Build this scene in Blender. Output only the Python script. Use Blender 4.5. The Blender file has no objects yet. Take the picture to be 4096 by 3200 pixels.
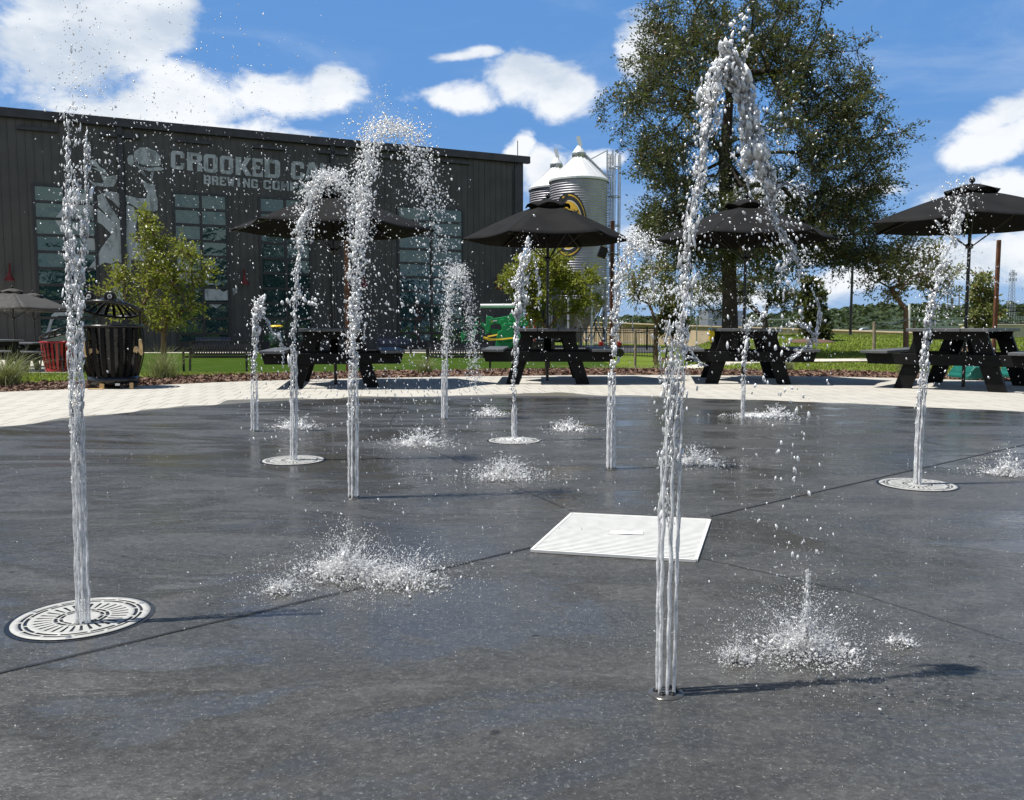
import bpy, math, random
import numpy as np
from math import sin, cos, pi, radians, sqrt, atan2, tan
from mathutils import Vector, Matrix
S = bpy.context.scene
COL = S.collection
random.seed(7)
rng = np.random.default_rng(11)
# ---------------------------------------------------------------- camera
F, HY, H = 850.0, 328.0, 0.77
TH = math.atan((400 - HY) / F)
cd = bpy.data.cameras.new("camera"); cam = bpy.data.objects.new("camera", cd); COL.objects.link(cam)
cam.location = (0, 0, H); cam.rotation_euler = (pi / 2 - TH, 0, 0)
cd.sensor_width = 36; cd.lens = F / 1024 * 36; cd.clip_start = 0.05; cd.clip_end = 3000
S.camera = cam
# ---------------------------------------------------------------- light
SUN_EL, SUN_AZ = radians(66), radians(8)          # light travels to +X, a little away from the camera
ld = bpy.data.lights.new("sun", 'SUN'); ld.energy = 5.0; ld.angle = radians(0.53); ld.color = (1, 0.965, 0.9)
sun = bpy.data.objects.new("sun", ld); COL.objects.link(sun)
sdir = Vector((cos(SUN_AZ) * cos(SUN_EL), sin(SUN_AZ) * cos(SUN_EL), -sin(SUN_EL)))
sun.rotation_euler = sdir.to_track_quat('-Z', 'Y').to_euler()
S.view_settings.view_transform = 'Standard'; S.view_settings.look = 'None'
S.view_settings.exposure = 0.64; S.view_settings.gamma = 1.0
S.cycles.max_bounces = 10; S.cycles.transmission_bounces = 8; S.cycles.glossy_bounces = 4
S.cycles.transparent_max_bounces = 12; S.cycles.diffuse_bounces = 3
S.cycles.caustics_refractive = False; S.cycles.caustics_reflective = False
S.cycles.use_denoising = True; S.cycles.sample_clamp_indirect = 6.0

def ray(sx, sy):
    x = (sx / 4 - 512) / F; y = -(sy / 4 - 400) / F
    return Vector((x, cos(TH) + y * sin(TH), -sin(TH) + y * cos(TH)))
def gp(sx, sy, z=0.0):
    d = ray(sx, sy); t = (z - H) / d.z
    return Vector((d.x * t, d.y * t, z))
def at(sx, sy, Y):
    d = ray(sx, sy); t = Y / d.y
    return Vector((d.x * t, Y, H + d.z * t))

# ---------------------------------------------------------------- node helpers
class NT:
    def __init__(s, nt): s.nt = nt; s.n = nt.nodes; s.l = nt.links
    def new(s, t, **k):
        nd = s.n.new(t)
        for a, b in k.items():
            if a == 'inp':
                for i, v in b.items(): s.put(nd, i, v)
            else: setattr(nd, a, b)
        return nd
    def put(s, nd, i, v):
        if isinstance(v, bpy.types.NodeSocket): s.l.new(v, nd.inputs[i])
        elif v is not None: nd.inputs[i].default_value = v
    def math(s, op, a, b=None, c=None, clamp=False):
        nd = s.n.new('ShaderNodeMath'); nd.operation = op; nd.use_clamp = clamp
        s.put(nd, 0, a)
        if b is not None: s.put(nd, 1, b)
        if c is not None: s.put(nd, 2, c)
        return nd.outputs[0]
    def mixc(s, f, a, b, bt='MIX'):
        nd = s.n.new('ShaderNodeMix'); nd.data_type = 'RGBA'; nd.blend_type = bt; nd.clamp_factor = True
        s.put(nd, 0, f); s.put(nd, 6, c4(a)); s.put(nd, 7, c4(b)); return nd.outputs[2]
    def noise(s, vec, scale, detail=4, rough=0.55, dist=0.0):
        nd = s.new('ShaderNodeTexNoise', inp={'Scale': scale, 'Detail': detail, 'Roughness': rough, 'Distortion': dist})
        if vec is not None: s.l.new(vec, nd.inputs['Vector'])
        return nd.outputs['Fac']
    def ramp(s, f, p0, p1, v0=0.0, v1=1.0):
        nd = s.n.new('ShaderNodeMapRange'); nd.interpolation_type = 'SMOOTHSTEP'
        s.put(nd, 0, f); s.put(nd, 1, p0); s.put(nd, 2, p1); s.put(nd, 3, v0); s.put(nd, 4, v1); return nd.outputs[0]
    def obj(s): return s.n.new('ShaderNodeTexCoord').outputs['Object']
    def scale(s, vec, xyz, rot=(0, 0, 0)):
        nd = s.n.new('ShaderNodeMapping'); s.l.new(vec, nd.inputs[0]); nd.inputs['Scale'].default_value = xyz
        nd.inputs['Rotation'].default_value = rot; return nd.outputs[0]
    def bump(s, hgt, strength=0.3, dist=0.01, normal=None):
        nd = s.new('ShaderNodeBump', inp={'Strength': strength, 'Distance': dist, 'Height': hgt})
        if normal is not None: s.l.new(normal, nd.inputs['Normal'])
        return nd.outputs[0]
def c4(v): return v if isinstance(v, bpy.types.NodeSocket) else (tuple(v) + (1,) if len(v) == 3 else v)
ALB = 0.84
def al(c): return tuple(v * ALB for v in c)
def newmat(name):
    m = bpy.data.materials.new(name); m.use_nodes = True; t = NT(m.node_tree)
    return m, t, t.n['Principled BSDF']
def simple(name, c, rough=0.6, metal=0.0, var=0.25, sc=6.0, bump=0.0, bsc=60, c2=None, spec=None):
    """plain paint, metal, plastic or wood with slight mottling and fine relief"""
    m, t, p = newmat(name); o = t.obj()
    c = al(c); n = t.noise(o, sc, 5, 0.6)
    c2 = c2 or tuple(v * (1 - var) for v in c)
    t.put(p, 'Base Color', t.mixc(t.ramp(n, 0.35, 0.65), c, c2))
    t.put(p, 'Roughness', t.ramp(t.noise(o, sc * 2.3, 3), 0.3, 0.7, max(rough - 0.08, 0.02), min(rough + 0.08, 1)))
    p.inputs['Metallic'].default_value = metal
    if spec is not None: p.inputs['Specular IOR Level'].default_value = spec
    if bump: t.put(p, 'Normal', t.bump(t.noise(o, bsc, 4), bump, 0.01))
    return m

# ---------------------------------------------------------------- world
w = bpy.data.worlds.new("World"); S.world = w; w.use_nodes = True
t = NT(w.node_tree); bg = t.n['Background']; bg.inputs['Strength'].default_value = 0.0655
sky = t.new('ShaderNodeTexSky', sky_type='NISHITA', sun_disc=False, sun_elevation=SUN_EL,
            sun_rotation=atan2(-cos(SUN_AZ), -sin(SUN_AZ)), altitude=50, air_density=1.0, dust_density=0.6, ozone_density=3.0)
gen = t.n.new('ShaderNodeTexCoord').outputs['Generated']
sep = t.new('ShaderNodeSeparateXYZ', inp={0: gen})
az = t.math('ARCTAN2', sep.outputs[0], sep.outputs[1]); el = t.math('ARCSINE', sep.outputs[2])
def ae(sx, sy):
    d = ray(sx, sy).normalized(); return atan2(d.x, d.y), math.asin(d.z)
# clouds: (centre, half width, half height) each at its own compass bearing and elevation
BLOBS = [(250, 150, 520, 260), (620, 60, 200, 230), (700, 380, 560, 170), (1150, 400, 330, 110), (1380, 360, 130, 90), (300, 420, 500, 120),
         (980, 540, 430, 70), (1850, 420, 200, 70), (2060, 340, 200, 130), (2240, 420, 150, 90), (1900, 235, 110, 30),
         (2110, 600, 80, 70), (2250, 690, 150, 120), (2420, 650, 130, 60), (2680, 950, 140, 60),
         (3960, 560, 230, 80), (4060, 430, 230, 90), (3500, 760, 200, 40), (4000, 820, 360, 110), (3760, 900, 200, 70),
         (3500, 1130, 500, 70), (3900, 1060, 420, 110), (3300, 980, 150, 70), (2560, 230, 110, 120), (2900, 1150, 500, 60), (3000, 800, 200, 90)]
field = None
wn = t.noise(gen, 5.0, 3, 0.5); wn2 = t.noise(t.scale(gen, (1, 1, 1), (1, 2, 3)), 5.0, 3, 0.5)
azd = t.math('ADD', az, t.math('MULTIPLY', t.math('SUBTRACT', wn, 0.5), 0.14))
eld = t.math('ADD', el, t.math('MULTIPLY', t.math('SUBTRACT', wn2, 0.5), 0.10))
for sx, sy, hw, hh in BLOBS:
    a0, e0 = ae(sx, sy)
    u = t.math('MULTIPLY', t.math('SUBTRACT', azd, a0), 3400 / hw * (cos(a0) ** -0.3))
    v = t.math('MULTIPLY', t.math('SUBTRACT', eld, e0), 3400 / hh)
    r = t.math('SQRT', t.math('ADD', t.math('MULTIPLY', u, u), t.math('MULTIPLY', v, v)))
    b = t.math('SUBTRACT', 1.0, r)
    field = b if field is None else t.math('MAXIMUM', field, b)
fb = t.noise(t.scale(gen, (1, 1, 1.7)), 9.0, 9, 0.62, 0.3)
front = t.math('ADD', field, t.math('MULTIPLY', t.math('SUBTRACT', fb, 0.5), 2.9))
mfront = t.ramp(front, -0.02, 0.60)
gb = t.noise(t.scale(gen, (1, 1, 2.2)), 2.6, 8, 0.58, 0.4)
back = t.ramp(t.math('ADD', gb, t.ramp(el, 0.75, 0.25, 0.0, 0.17)), 0.57, 0.70)  # unseen cloud mirrored in the windows, thickened low down to add frontal fill light
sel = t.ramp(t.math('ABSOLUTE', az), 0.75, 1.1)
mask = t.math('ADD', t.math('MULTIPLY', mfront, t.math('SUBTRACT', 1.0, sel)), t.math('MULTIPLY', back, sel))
cir = t.ramp(t.noise(t.scale(gen, (1.0, 1.0, 4.0)), 3.0, 7, 0.6, 0.8), 0.45, 0.8, 0.0, 0.35)     # thin high cloud
lowhaze = t.ramp(el, 0.22, -0.02, 0.0, 0.45)
skyc = t.mixc(0.72, sky.outputs[0], t.new('ShaderNodeRGB').outputs[0]); t.n['RGB'].outputs[0].default_value = (1.15, 3.3, 7.6, 1)
skyc = t.mixc(lowhaze, skyc, (4.6, 6.4, 8.6))
skyc = t.mixc(cir, skyc, (5.6, 6.8, 8.6))
shade = t.ramp(t.noise(t.scale(gen, (1, 1, 2.0), (0.3, 0, 0)), 4.5, 6, 0.6), 0.42, 0.66)
zen = t.ramp(el, 0.42, 0.95, 1.0, 0.24); skyc = t.mixc(1.0, skyc, t.new('ShaderNodeCombineColor', inp={0: zen, 1: zen, 2: zen}).outputs[0], 'MULTIPLY')
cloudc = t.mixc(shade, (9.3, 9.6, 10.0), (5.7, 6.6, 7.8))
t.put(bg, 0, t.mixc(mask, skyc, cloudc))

# ---------------------------------------------------------------- mesh helpers
def link(o, parent=None):
    COL.objects.link(o)
    if parent is not None: o.parent = parent
    return o
def tag(o, label=None, cat=None, group=None, kind=None):
    if label: o['label'] = label
    if cat: o['category'] = cat
    if group: o['group'] = group
    if kind: o['kind'] = kind
    return o
def empty(name, loc, label=None, cat=None, group=None, rz=0.0):
    o = bpy.data.objects.new(name, None); COL.objects.link(o); o.location = loc; o.rotation_euler = (0, 0, rz)
    o.empty_display_size = 0.2
    return tag(o, label, cat, group)
def npmesh(name, V, Fq, mat=None, parent=None, smooth=False, loc=None):
    V = np.asarray(V, dtype=np.float32); Fq = np.asarray(Fq, dtype=np.int32); k = Fq.shape[1]
    me = bpy.data.meshes.new(name); me.vertices.add(len(V)); me.vertices.foreach_set('co', V.ravel())
    me.loops.add(Fq.size); me.loops.foreach_set('vertex_index', Fq.ravel())
    me.polygons.add(len(Fq)); me.polygons.foreach_set('loop_start', np.arange(0, Fq.size, k, dtype=np.int32))
    if smooth: me.polygons.foreach_set('use_smooth', np.ones(len(Fq), dtype=bool))
    me.update(); me.validate()
    if mat: me.materials.append(mat)
    o = bpy.data.objects.new(name, me); link(o, parent)
    if loc is not None: o.location = loc
    return o
class MB:
    """collects shapes; build() links them as one mesh object"""
    def __init__(s): s.v = []; s.f = []; s.sm = []
    def add(s, V, Fs, smooth=False):
        b = len(s.v); s.v += [tuple(p) for p in V]; s.f += [tuple(i + b for i in f) for f in Fs]; s.sm += [smooth] * len(Fs)
    def box(s, c, d, rz=0, M=None, taper=1.0):
        x, y, z = d[0] / 2, d[1] / 2, d[2] / 2
        P = [Vector((i * x * (taper if k > 0 else 1), j * y * (taper if k > 0 else 1), k * z)) for k in (-1, 1) for j in (-1, 1) for i in (-1, 1)]
        R = Matrix.Rotation(rz, 3, 'Z') if M is None else M
        P = [R @ p + Vector(c) for p in P]
        s.add(P, [(0, 2, 3, 1), (4, 5, 7, 6), (0, 1, 5, 4), (2, 6, 7, 3), (0, 4, 6, 2), (1, 3, 7, 5)])
    def bar(s, a, b, w, h, up=(0, 0, 1)):
        a, b = Vector(a), Vector(b); d = (b - a); L = d.length; d.normalize()
        x = d.cross(Vector(up))
        if x.length < 1e-4: x = d.cross(Vector((0, 1, 0)))
        x.normalize(); z = x.cross(d)
        s.box((a + b) / 2, (w, L, h), M=Matrix((x, d, z)).transposed())
    def tube(s, pts, r, n=8, cap=True, smooth=True):
        pts = [Vector(p) for p in pts]; rs = r if isinstance(r, (list, tuple)) else [r] * len(pts)
        V = []; Fs = []; prev = None
        for i, p in enumerate(pts):
            d = (pts[min(i + 1, len(pts) - 1)] - pts[max(i - 1, 0)]).normalized()
            if prev is None: x = d.orthogonal().normalized()
            else:
                x = prev - d * prev.dot(d)
                x = x.normalized() if x.length > 1e-5 else d.orthogonal().normalized()
            prev = x; y = d.cross(x)
            V += [p + (x * cos(2 * pi * k / n) + y * sin(2 * pi * k / n)) * rs[i] for k in range(n)]
        for i in range(len(pts) - 1):
            for k in range(n):
                Fs.append((i * n + k, i * n + (k + 1) % n, (i + 1) * n + (k + 1) % n, (i + 1) * n + k))
        s.add(V, Fs, smooth)
        if cap: s.add(V[:n], [tuple(range(n))[::-1]]); s.add(V[-n:], [tuple(range(n))])
    def lathe(s, prof, c=(0, 0, 0), n=32, smooth=True, a0=0, a1=2 * pi):
        full = abs(a1 - a0 - 2 * pi) < 1e-6; m = n if full else n + 1
        V = [(c[0] + r * cos(a0 + (a1 - a0) * k / n), c[1] + r * sin(a0 + (a1 - a0) * k / n), c[2] + z) for r, z in prof for k in range(m)]
        Fs = [(i * m + k, i * m + (k + 1) % m, (i + 1) * m + (k + 1) % m, (i + 1) * m + k) for i in range(len(prof) - 1) for k in range(n)]
        s.add(V, Fs, smooth)
    def sphere(s, c, r, n=10, sc=(1, 1, 1)):
        m = n // 2 + 1; pr = [(sin(pi * i / m), -cos(pi * i / m)) for i in range(m + 1)]
        V = [(c[0] + r * sc[0] * a * cos(2 * pi * k / n), c[1] + r * sc[1] * a * sin(2 * pi * k / n), c[2] + r * sc[2] * z) for a, z in pr for k in range(n)]
        s.add(V, [(i * n + k, i * n + (k + 1) % n, (i + 1) * n + (k + 1) % n, (i + 1) * n + k) for i in range(m) for k in range(n)], True)
    def prism(s, P, thick):
        """P: ordered 3D outline, thick: extrusion vector"""
        P = [Vector(p) for p in P]; n = len(P); T = Vector(thick)
        s.add(P + [p + T for p in P], [tuple(range(n))[::-1], tuple(range(n, 2 * n))] + [(i, (i + 1) % n, n + (i + 1) % n, n + i) for i in range(n)])
    def build(s, name, mat, parent=None, loc=None, bevel=0.0, rz=None):
        me = bpy.data.meshes.new(name); me.from_pydata([tuple(v) for v in s.v], [], s.f)
        me.polygons.foreach_set('use_smooth', s.sm); me.update(); me.validate()
        if mat: me.materials.append(mat)
        o = bpy.data.objects.new(name, me); link(o, parent)
        if loc is not None: o.location = loc
        if rz is not None: o.rotation_euler = (0, 0, rz)
        if bevel:
            m = o.modifiers.new('bevel', 'BEVEL'); m.width = bevel; m.segments = 2; m.limit_method = 'ANGLE'
        return o
def copy_tree(o, parent=None):
    c = o.copy(); COL.objects.link(c); c.parent = parent
    for ch in list(o.children): copy_tree(ch, c)
    return c
def sstep(a, b, x):
    t_ = np.clip((x - a) / (b - a), 0, 1); return t_ * t_ * (3 - 2 * t_)
def th(x, y):
    """height of the ground"""
    x = np.asarray(x, dtype=float); y = np.asarray(y, dtype=float)
    low = np.interp(y, [13.9, 25, 47, 70], [0, -0.55, -0.65, -0.65])
    berm = 0.40 * sstep(21, 40, y) * (1 - sstep(47, 60, y)) - 0.9 * sstep(47, 62, y)
    berm = berm + 0.03 * np.sin(x * 0.5) * sstep(21, 30, y) + 0.02 * np.sin(y * 0.7 + x * 0.2) * sstep(21, 30, y)
    m = sstep(0.17, 0.27, x / np.maximum(y, 1.0))
    return low * (1 - m) + berm * m
def thf(x, y): return float(th(x, y))
def drape(name, poly_y, mat, off, parent=None, nx=24, kind='structure'):
    """sheet laid over the ground; poly_y = [(y, x0, x1), ...]"""
    V = []; Fs = []
    for y, x0, x1 in poly_y:
        for i in range(nx + 1):
            x = x0 + (x1 - x0) * i / nx; V.append((x, y, thf(x, y) + off))
    for j in range(len(poly_y) - 1):
        for i in range(nx):
            a = j * (nx + 1) + i; Fs.append((a, a + 1, a + nx + 2, a + nx + 1))
    o = npmesh(name, V, Fs, mat, parent); o['kind'] = kind; return o

# ---------------------------------------------------------------- ground materials
def grass_mat(name, c1, c2, sc=1.2):
    c1 = al(c1); c2 = al(c2)
    m, t, p = newmat(name); o = t.obj()
    a = t.ramp(t.noise(o, sc, 6, 0.65), 0.35, 0.65); b = t.ramp(t.noise(o, 35, 4, 0.7), 0.3, 0.7)
    col = t.mixc(a, c1, c2); col = t.mixc(t.math('MULTIPLY', b, 0.55), col, tuple(v * 0.45 for v in c1))
    dry = t.ramp(t.noise(t.scale(o, (1, 1, 1), (0, 0, 1)), 0.6, 4), 0.55, 0.75, 0, 0.35)
    t.put(p, 'Base Color', t.mixc(dry, col, (0.19, 0.18, 0.07))); p.inputs['Roughness'].default_value = 0.75
    p.inputs['Specular IOR Level'].default_value = 0.05
    t.put(p, 'Normal', t.bump(t.noise(o, 60, 5, 0.7), 0.5, 0.03)); return m
M_grass = grass_mat('grass_ground', (0.125, 0.185, 0.02), (0.165, 0.215, 0.028))
M_turf = grass_mat('turf', (0.040, 0.078, 0.006), (0.048, 0.09, 0.008), 3)
M_conc = simple('pale_concrete', (0.58, 0.54, 0.46), 0.8, var=0.12, sc=1.5, bump=0.2)

def pad_material():
    m, t, p = newmat('wet_dark_concrete'); o = t.obj()
    big = t.noise(o, 0.55, 6, 0.6, 0.6); mid = t.noise(t.scale(o, (1, 2.0, 1), (0, 0, 0.25)), 2.6, 7, 0.62, 0.8); fine = t.noise(o, 46, 6, 0.7)
    wet = t.ramp(t.noise(t.scale(o, (0.8, 2.0, 1), (0, 0, 0.2)), 0.70, 8, 0.66, 1.4), 0.41, 0.57)
    col = t.mixc(t.ramp(mid, 0.36, 0.64), (0.066, 0.066, 0.065), (0.098, 0.097, 0.094))
    col = t.mixc(t.math('MULTIPLY', wet, 0.50), col, (0.038, 0.038, 0.036))
    col = t.mixc(t.ramp(t.noise(t.scale(o, (1, 1.4, 1)), 40, 7, 0.85), 0.40, 0.60, 0.0, 0.60), col, (0.035, 0.034, 0.032))
    col = t.mixc(t.ramp(t.noise(o, 85, 4, 0.8), 0.50, 0.68, 0.0, 0.50), col, (0.14, 0.14, 0.135))
    col = t.mixc(t.ramp(big, 0.52, 0.70, 0, 0.35), col, (0.054, 0.051, 0.043))
    spk = t.ramp(t.noise(o, 150, 2, 0.5), 0.62, 0.78); col = t.mixc(t.math('MULTIPLY', spk, 0.7), col, (0.26, 0.26, 0.25))
    pit = t.new('ShaderNodeTexVoronoi', inp={'Vector': t.scale(o, (1, 1, 1)), 'Scale': 9.0, 'Randomness': 1.0})
    pitm = t.math('MULTIPLY', t.ramp(pit.outputs['Distance'], 0.12, 0.05), t.ramp(t.noise(o, 3.1, 3), 0.52, 0.60))
    col = t.mixc(t.math('MULTIPLY', pitm, 0.75), col, (0.018, 0.018, 0.02))
    t.put(p, 'Base Color', t.mixc(1.0, col, (ALB, ALB * 1.0, ALB * 0.985), 'MULTIPLY'))
    t.put(p, 'Roughness', t.math('ADD', t.math('MULTIPLY', t.math('SUBTRACT', 1.0, wet), 0.36), 0.02))
    p.inputs['IOR'].default_value = 1.36
    rip = t.noise(t.scale(o, (1, 3.2, 1), (0, 0, 0.12)), 13, 5, 0.6, 1.5)
    micro = t.noise(o, 120, 4, 0.7)
    amp = t.math('SUBTRACT', 1.0, t.math('MULTIPLY', wet, 0.80))
    h = t.math('ADD', t.math('MULTIPLY', micro, 0.35), t.math('MULTIPLY', fine, 0.38)); h = t.math('MULTIPLY', h, amp)
    swell = t.noise(t.scale(o, (0.5, 2.6, 1), (0, 0, 0.1)), 5.0, 4, 0.6, 1.0)
    calm = t.math('SUBTRACT', 1.0, t.math('MULTIPLY', wet, 0.74))
    h = t.math('ADD', h, t.math('MULTIPLY', calm, t.math('ADD', t.math('MULTIPLY', rip, 0.50), t.math('MULTIPLY', swell, 1.1))))
    h = t.math('SUBTRACT', h, t.math('MULTIPLY', pitm, 0.4))
    t.put(p, 'Normal', t.bump(h, 0.55, 0.010)); return m
def paver_material(name, wet):
    m, t, p = newmat(name); o = t.obj()
    v = t.scale(o, (1, 1, 1), (0, 0, radians(-9)))
    br = t.new('ShaderNodeTexBrick', offset=0.5, inp={'Vector': v, 'Scale': 1.0, 'Mortar Size': 0.005, 'Mortar Smooth': 0.1,
               'Brick Width': 0.19, 'Row Height': 0.5, 'Bias': 0.0, 'Color1': (0.2, 0.2, 0.2, 1), 'Color2': (0.8, 0.8, 0.8, 1), 'Mortar': (0, 0, 0, 1)})
    mor = br.outputs['Fac']; per = t.math('MULTIPLY', br.outputs['Color'], 1.0)
    base = t.mixc(t.ramp(t.noise(o, 2.2, 5), 0.3, 0.7), (0.45, 0.43, 0.39), (0.39, 0.37, 0.335))
    base = t.mixc(t.math('MULTIPLY', per, 0.22), base, (0.60, 0.575, 0.52))
    base = t.mixc(t.ramp(t.noise(o, 190, 2), 0.6, 0.72, 0, 0.4), base, (0.72, 0.70, 0.63))
    base = t.mixc(t.ramp(t.noise(o, 90, 3), 0.6, 0.8, 0, 0.35), base, (0.25, 0.22, 0.18))
    if wet: base = t.mixc(0.78, base, (0.085, 0.078, 0.055))
    base = t.mixc(1.0, base, (ALB, ALB, ALB * 0.98), 'MULTIPLY')
    t.put(p, 'Base Color', t.mixc(mor, base, (0.14, 0.13, 0.115)))
    p.inputs['Roughness'].default_value = 0.33 if wet else 0.85
    h = t.math('SUBTRACT', t.math('MULTIPLY', t.noise(o, 120, 3), 0.25), mor)
    t.put(p, 'Normal', t.bump(h, 0.5, 0.006)); return m
M_pad = pad_material(); M_pav = paver_material('concrete_pavers', False); M_pavwet = paver_material('damp_pavers', True)
M_mulch = simple('mulch', (0.15, 0.085, 0.055), 0.9, var=0.55, sc=28, bump=0.9, bsc=55)
M_joint = simple('joint_black', (0.012, 0.012, 0.013), 0.6, var=0.2)

# ---------------------------------------------------------------- ground
ys = sorted(set(list(np.arange(-60, 8, 6.0)) + list(np.arange(8, 64, 0.5)) + [13.9, 25, 47, 70] + list(np.arange(70, 200, 10.0)) + [250, 350, 500, 800, 1200]))
xs = sorted(set(list(np.arange(-30, 40, 1.0)) + [-1200, -600, -300, -150, -90, -60, -45, 50, 60, 75, 100, 150, 300, 600, 1200]))
X, Y = np.meshgrid(xs, ys); Z = th(X, Y); nx = len(xs)
V = np.stack([X.ravel(), Y.ravel(), Z.ravel()], 1); I = np.arange(len(V)).reshape(len(ys), nx)
Q = np.stack([I[:-1, :-1], I[:-1, 1:], I[1:, 1:], I[1:, :-1]], -1).reshape(-1, 4)
npmesh('ground', V, Q, M_grass, smooth=True)['kind'] = 'structure'

def closed_curve(pts, n=960):
    """smooth closed polygon in polar form round C0"""
    C0 = Vector((0.43, 3.1, 0)); A = []
    for p in pts: A.append((atan2(p[1] - C0.y, p[0] - C0.x), sqrt((p[0] - C0.x) ** 2 + (p[1] - C0.y) ** 2)))
    A.sort(); a = np.array([q[0] for q in A]); r = np.array([q[1] for q in A])
    a3 = np.concatenate([a - 2 * pi, a, a + 2 * pi]); r3 = np.tile(r, 3); g = np.linspace(-pi, pi, n, endpoint=False)
    rr = np.interp(g, a3, r3)
    for _ in range(140): rr = (np.roll(rr, 1) + rr * 2 + np.roll(rr, -1)) / 4
    return C0, g, rr
k_ = 1.8754
padpts = [gp(x * k_, y * k_) for x, y in [(0, 919), (100, 904), (250, 886), (400, 871), (700, 853), (900, 849), (1100, 848), (1300, 849), (1500, 853), (1700, 860), (1900, 869), (2100, 878), (2184, 881)]]
padpts += [Vector((6.3, 4.2, 0)), Vector((6.3, 2.0, 0)), Vector((4.6, -1.6, 0)), Vector((0.4, -3.0, 0)), Vector((-4.2, -1.4, 0)), Vector((-5.4, 2.0, 0)), Vector((-5.2, 4.3, 0))]
C0, G, RP = closed_curve(padpts)
outpts = [gp(x, y) for x, y in [(0, 1570), (300, 1560), (600, 1545), (900, 1529), (1300, 1519), (1800, 1509), (2200, 1504), (2700, 1502), (3100, 1506), (3500, 1511), (3800, 1521), (4096, 1530)]]
outpts += [Vector((11, 6, 0)), Vector((11, -2, 0)), Vector((4, -8, 0)), Vector((-4, -8, 0)), Vector((-9, -3, 0)), Vector((-9.5, 4, 0))]
_, _, RO = closed_curve(outpts)
def ring(name, r0, r1, z, mat, steps=3, kind='structure'):
    n = len(G); V = []; Fs = []
    for s in range(steps + 1):
        r = r0 + (r1 - r0) * s / steps
        V += [(C0.x + r[i] * cos(G[i]), C0.y + r[i] * sin(G[i]), z) for i in range(n)]
    for s in range(steps):
        for i in range(n): Fs.append((s * n + i, s * n + (i + 1) % n, (s + 1) * n + (i + 1) % n, (s + 1) * n + i))
    o = npmesh(name, V, Fs, mat); o['kind'] = kind; return o
ring('mulch_bed', RO - 0.05, RO + 0.35 + np.interp(np.abs(G - pi / 2), [0, 1.2], [1.75, 1.1]), 0.004, M_mulch, 4)
ring('paving', RP - 0.05, RO, 0.008, M_pav, 4)
wn_ = rng.standard_normal(len(G))
for _ in range(12): wn_ = (np.roll(wn_, 1) + wn_ * 2 + np.roll(wn_, -1)) / 4
wn_ = 0.26 + 0.16 * np.sin(G * 13) + 0.10 * np.sin(G * 37 + 1) + 0.30 * wn_
amt = np.interp(G, [-pi, 0, 0.5, 0.72, 0.82, 1.2, 1.5, 2.1, 2.3, pi], [1, 1, 1.1, 0.75, 0.15, 0.3, 1.0, 1.0, 0.35, 0.3])
ring('damp_paving', RP - 0.05, RP + np.clip(wn_ * amt, 0.03, 0.8), 0.012, M_pavwet, 1)
ring('splash_pad', RP * 0.001, RP, 0.016, M_pad, 12)
PZ = 0.016
mb = MB()
def joint(pts, wd=0.009):
    for a, b in zip(pts[:-1], pts[1:]):
        d = (b - a); s_ = Vector((-d.y, d.x, 0)).normalized() * wd / 2
        mb.add([a - s_, b - s_, b + s_, a + s_], [(0, 1, 2, 3)])
def lz(p, z=PZ + 0.0025): return Vector((p[0], p[1], z))
def padline(a, b, n=14, w_=0.009, wob=0.003):
    pts = [a.lerp(b, i / n) for i in range(n + 1)]
    pts = [lz(p + Vector((random.uniform(-wob, wob), random.uniform(-wob, wob), 0))) for p in pts]; joint(pts, w_)
padline(gp(-900, 2770 + 170), gp(2127, 2209))
padline(gp(2839, 2083), gp(4500, 1695))
padline(gp(2784, 2250), gp(3420, 2395), w_=0.004); padline(gp(3420, 2395), gp(4500, 2738), w_=0.003)
padline(gp(2287, 2060), gp(1700, 1800), w_=0.004)
arc = [gp(x, y) for x, y in [(1560, 1714), (1565, 1690), (1585, 1660), (1608, 1625)]]
joint([lz(p) for p in arc], 0.008)
mb.build('control_joints', M_joint)['kind'] = 'structure'

# left patio, turf, kerbs, walks
drape('patio', [(y, -40, -0.51 * y) for y in [16.5, 18, 20, 22, 25, 28, 32, 38, 47, 55, 60]], M_conc, 0.03)
drape('artificial_turf', [(y, -0.505 * y, 3.6) for y in np.arange(25, 47.1, 2)], M_turf, 0.03)
drape('turf_kerb', [(24.7, -12.5, 3.6), (25.0, -12.6, 3.6)], M_conc, 0.05, nx=40)
drape('turf_kerb_far', [(47.0, -24, 3.6), (48.2, -24, 3.6)], M_conc, 0.05, nx=40)
M_asph = simple('asphalt', (0.06, 0.06, 0.062), 0.85, var=0.3, bump=0.4)
drape('service_road', [(48.3, -30, 10), (52, -30, 10), (56, -30, 10), (60, -30, 10), (69, -30, 12)], M_asph, 0.03)
# pale walk crossing the lawn on the right and bending to the left behind the tables
V = []; Fs = []
pc = [gp(2185, 1463), gp(2380, 1462), gp(2700, 1452), gp(3000, 1448), gp(3300, 1445), gp(3560, 1443), gp(3900, 1441), gp(4400, 1436)]
for i, p in enumerate(pc):
    d = pc[min(i + 1, len(pc) - 1)] - pc[max(i - 1, 0)]; s_ = Vector((-d.y, d.x, 0)).normalized() * 0.75
    for q in (p - s_, p + s_): V.append((q.x, q.y, max(thf(q.x, q.y), thf(p.x, p.y)) + 0.03))
for i in range(len(pc) - 1): Fs.append((2 * i, 2 * i + 2, 2 * i + 3, 2 * i + 1))
npmesh('sidewalk', V, Fs, M_conc)['kind'] = 'structure'

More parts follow.
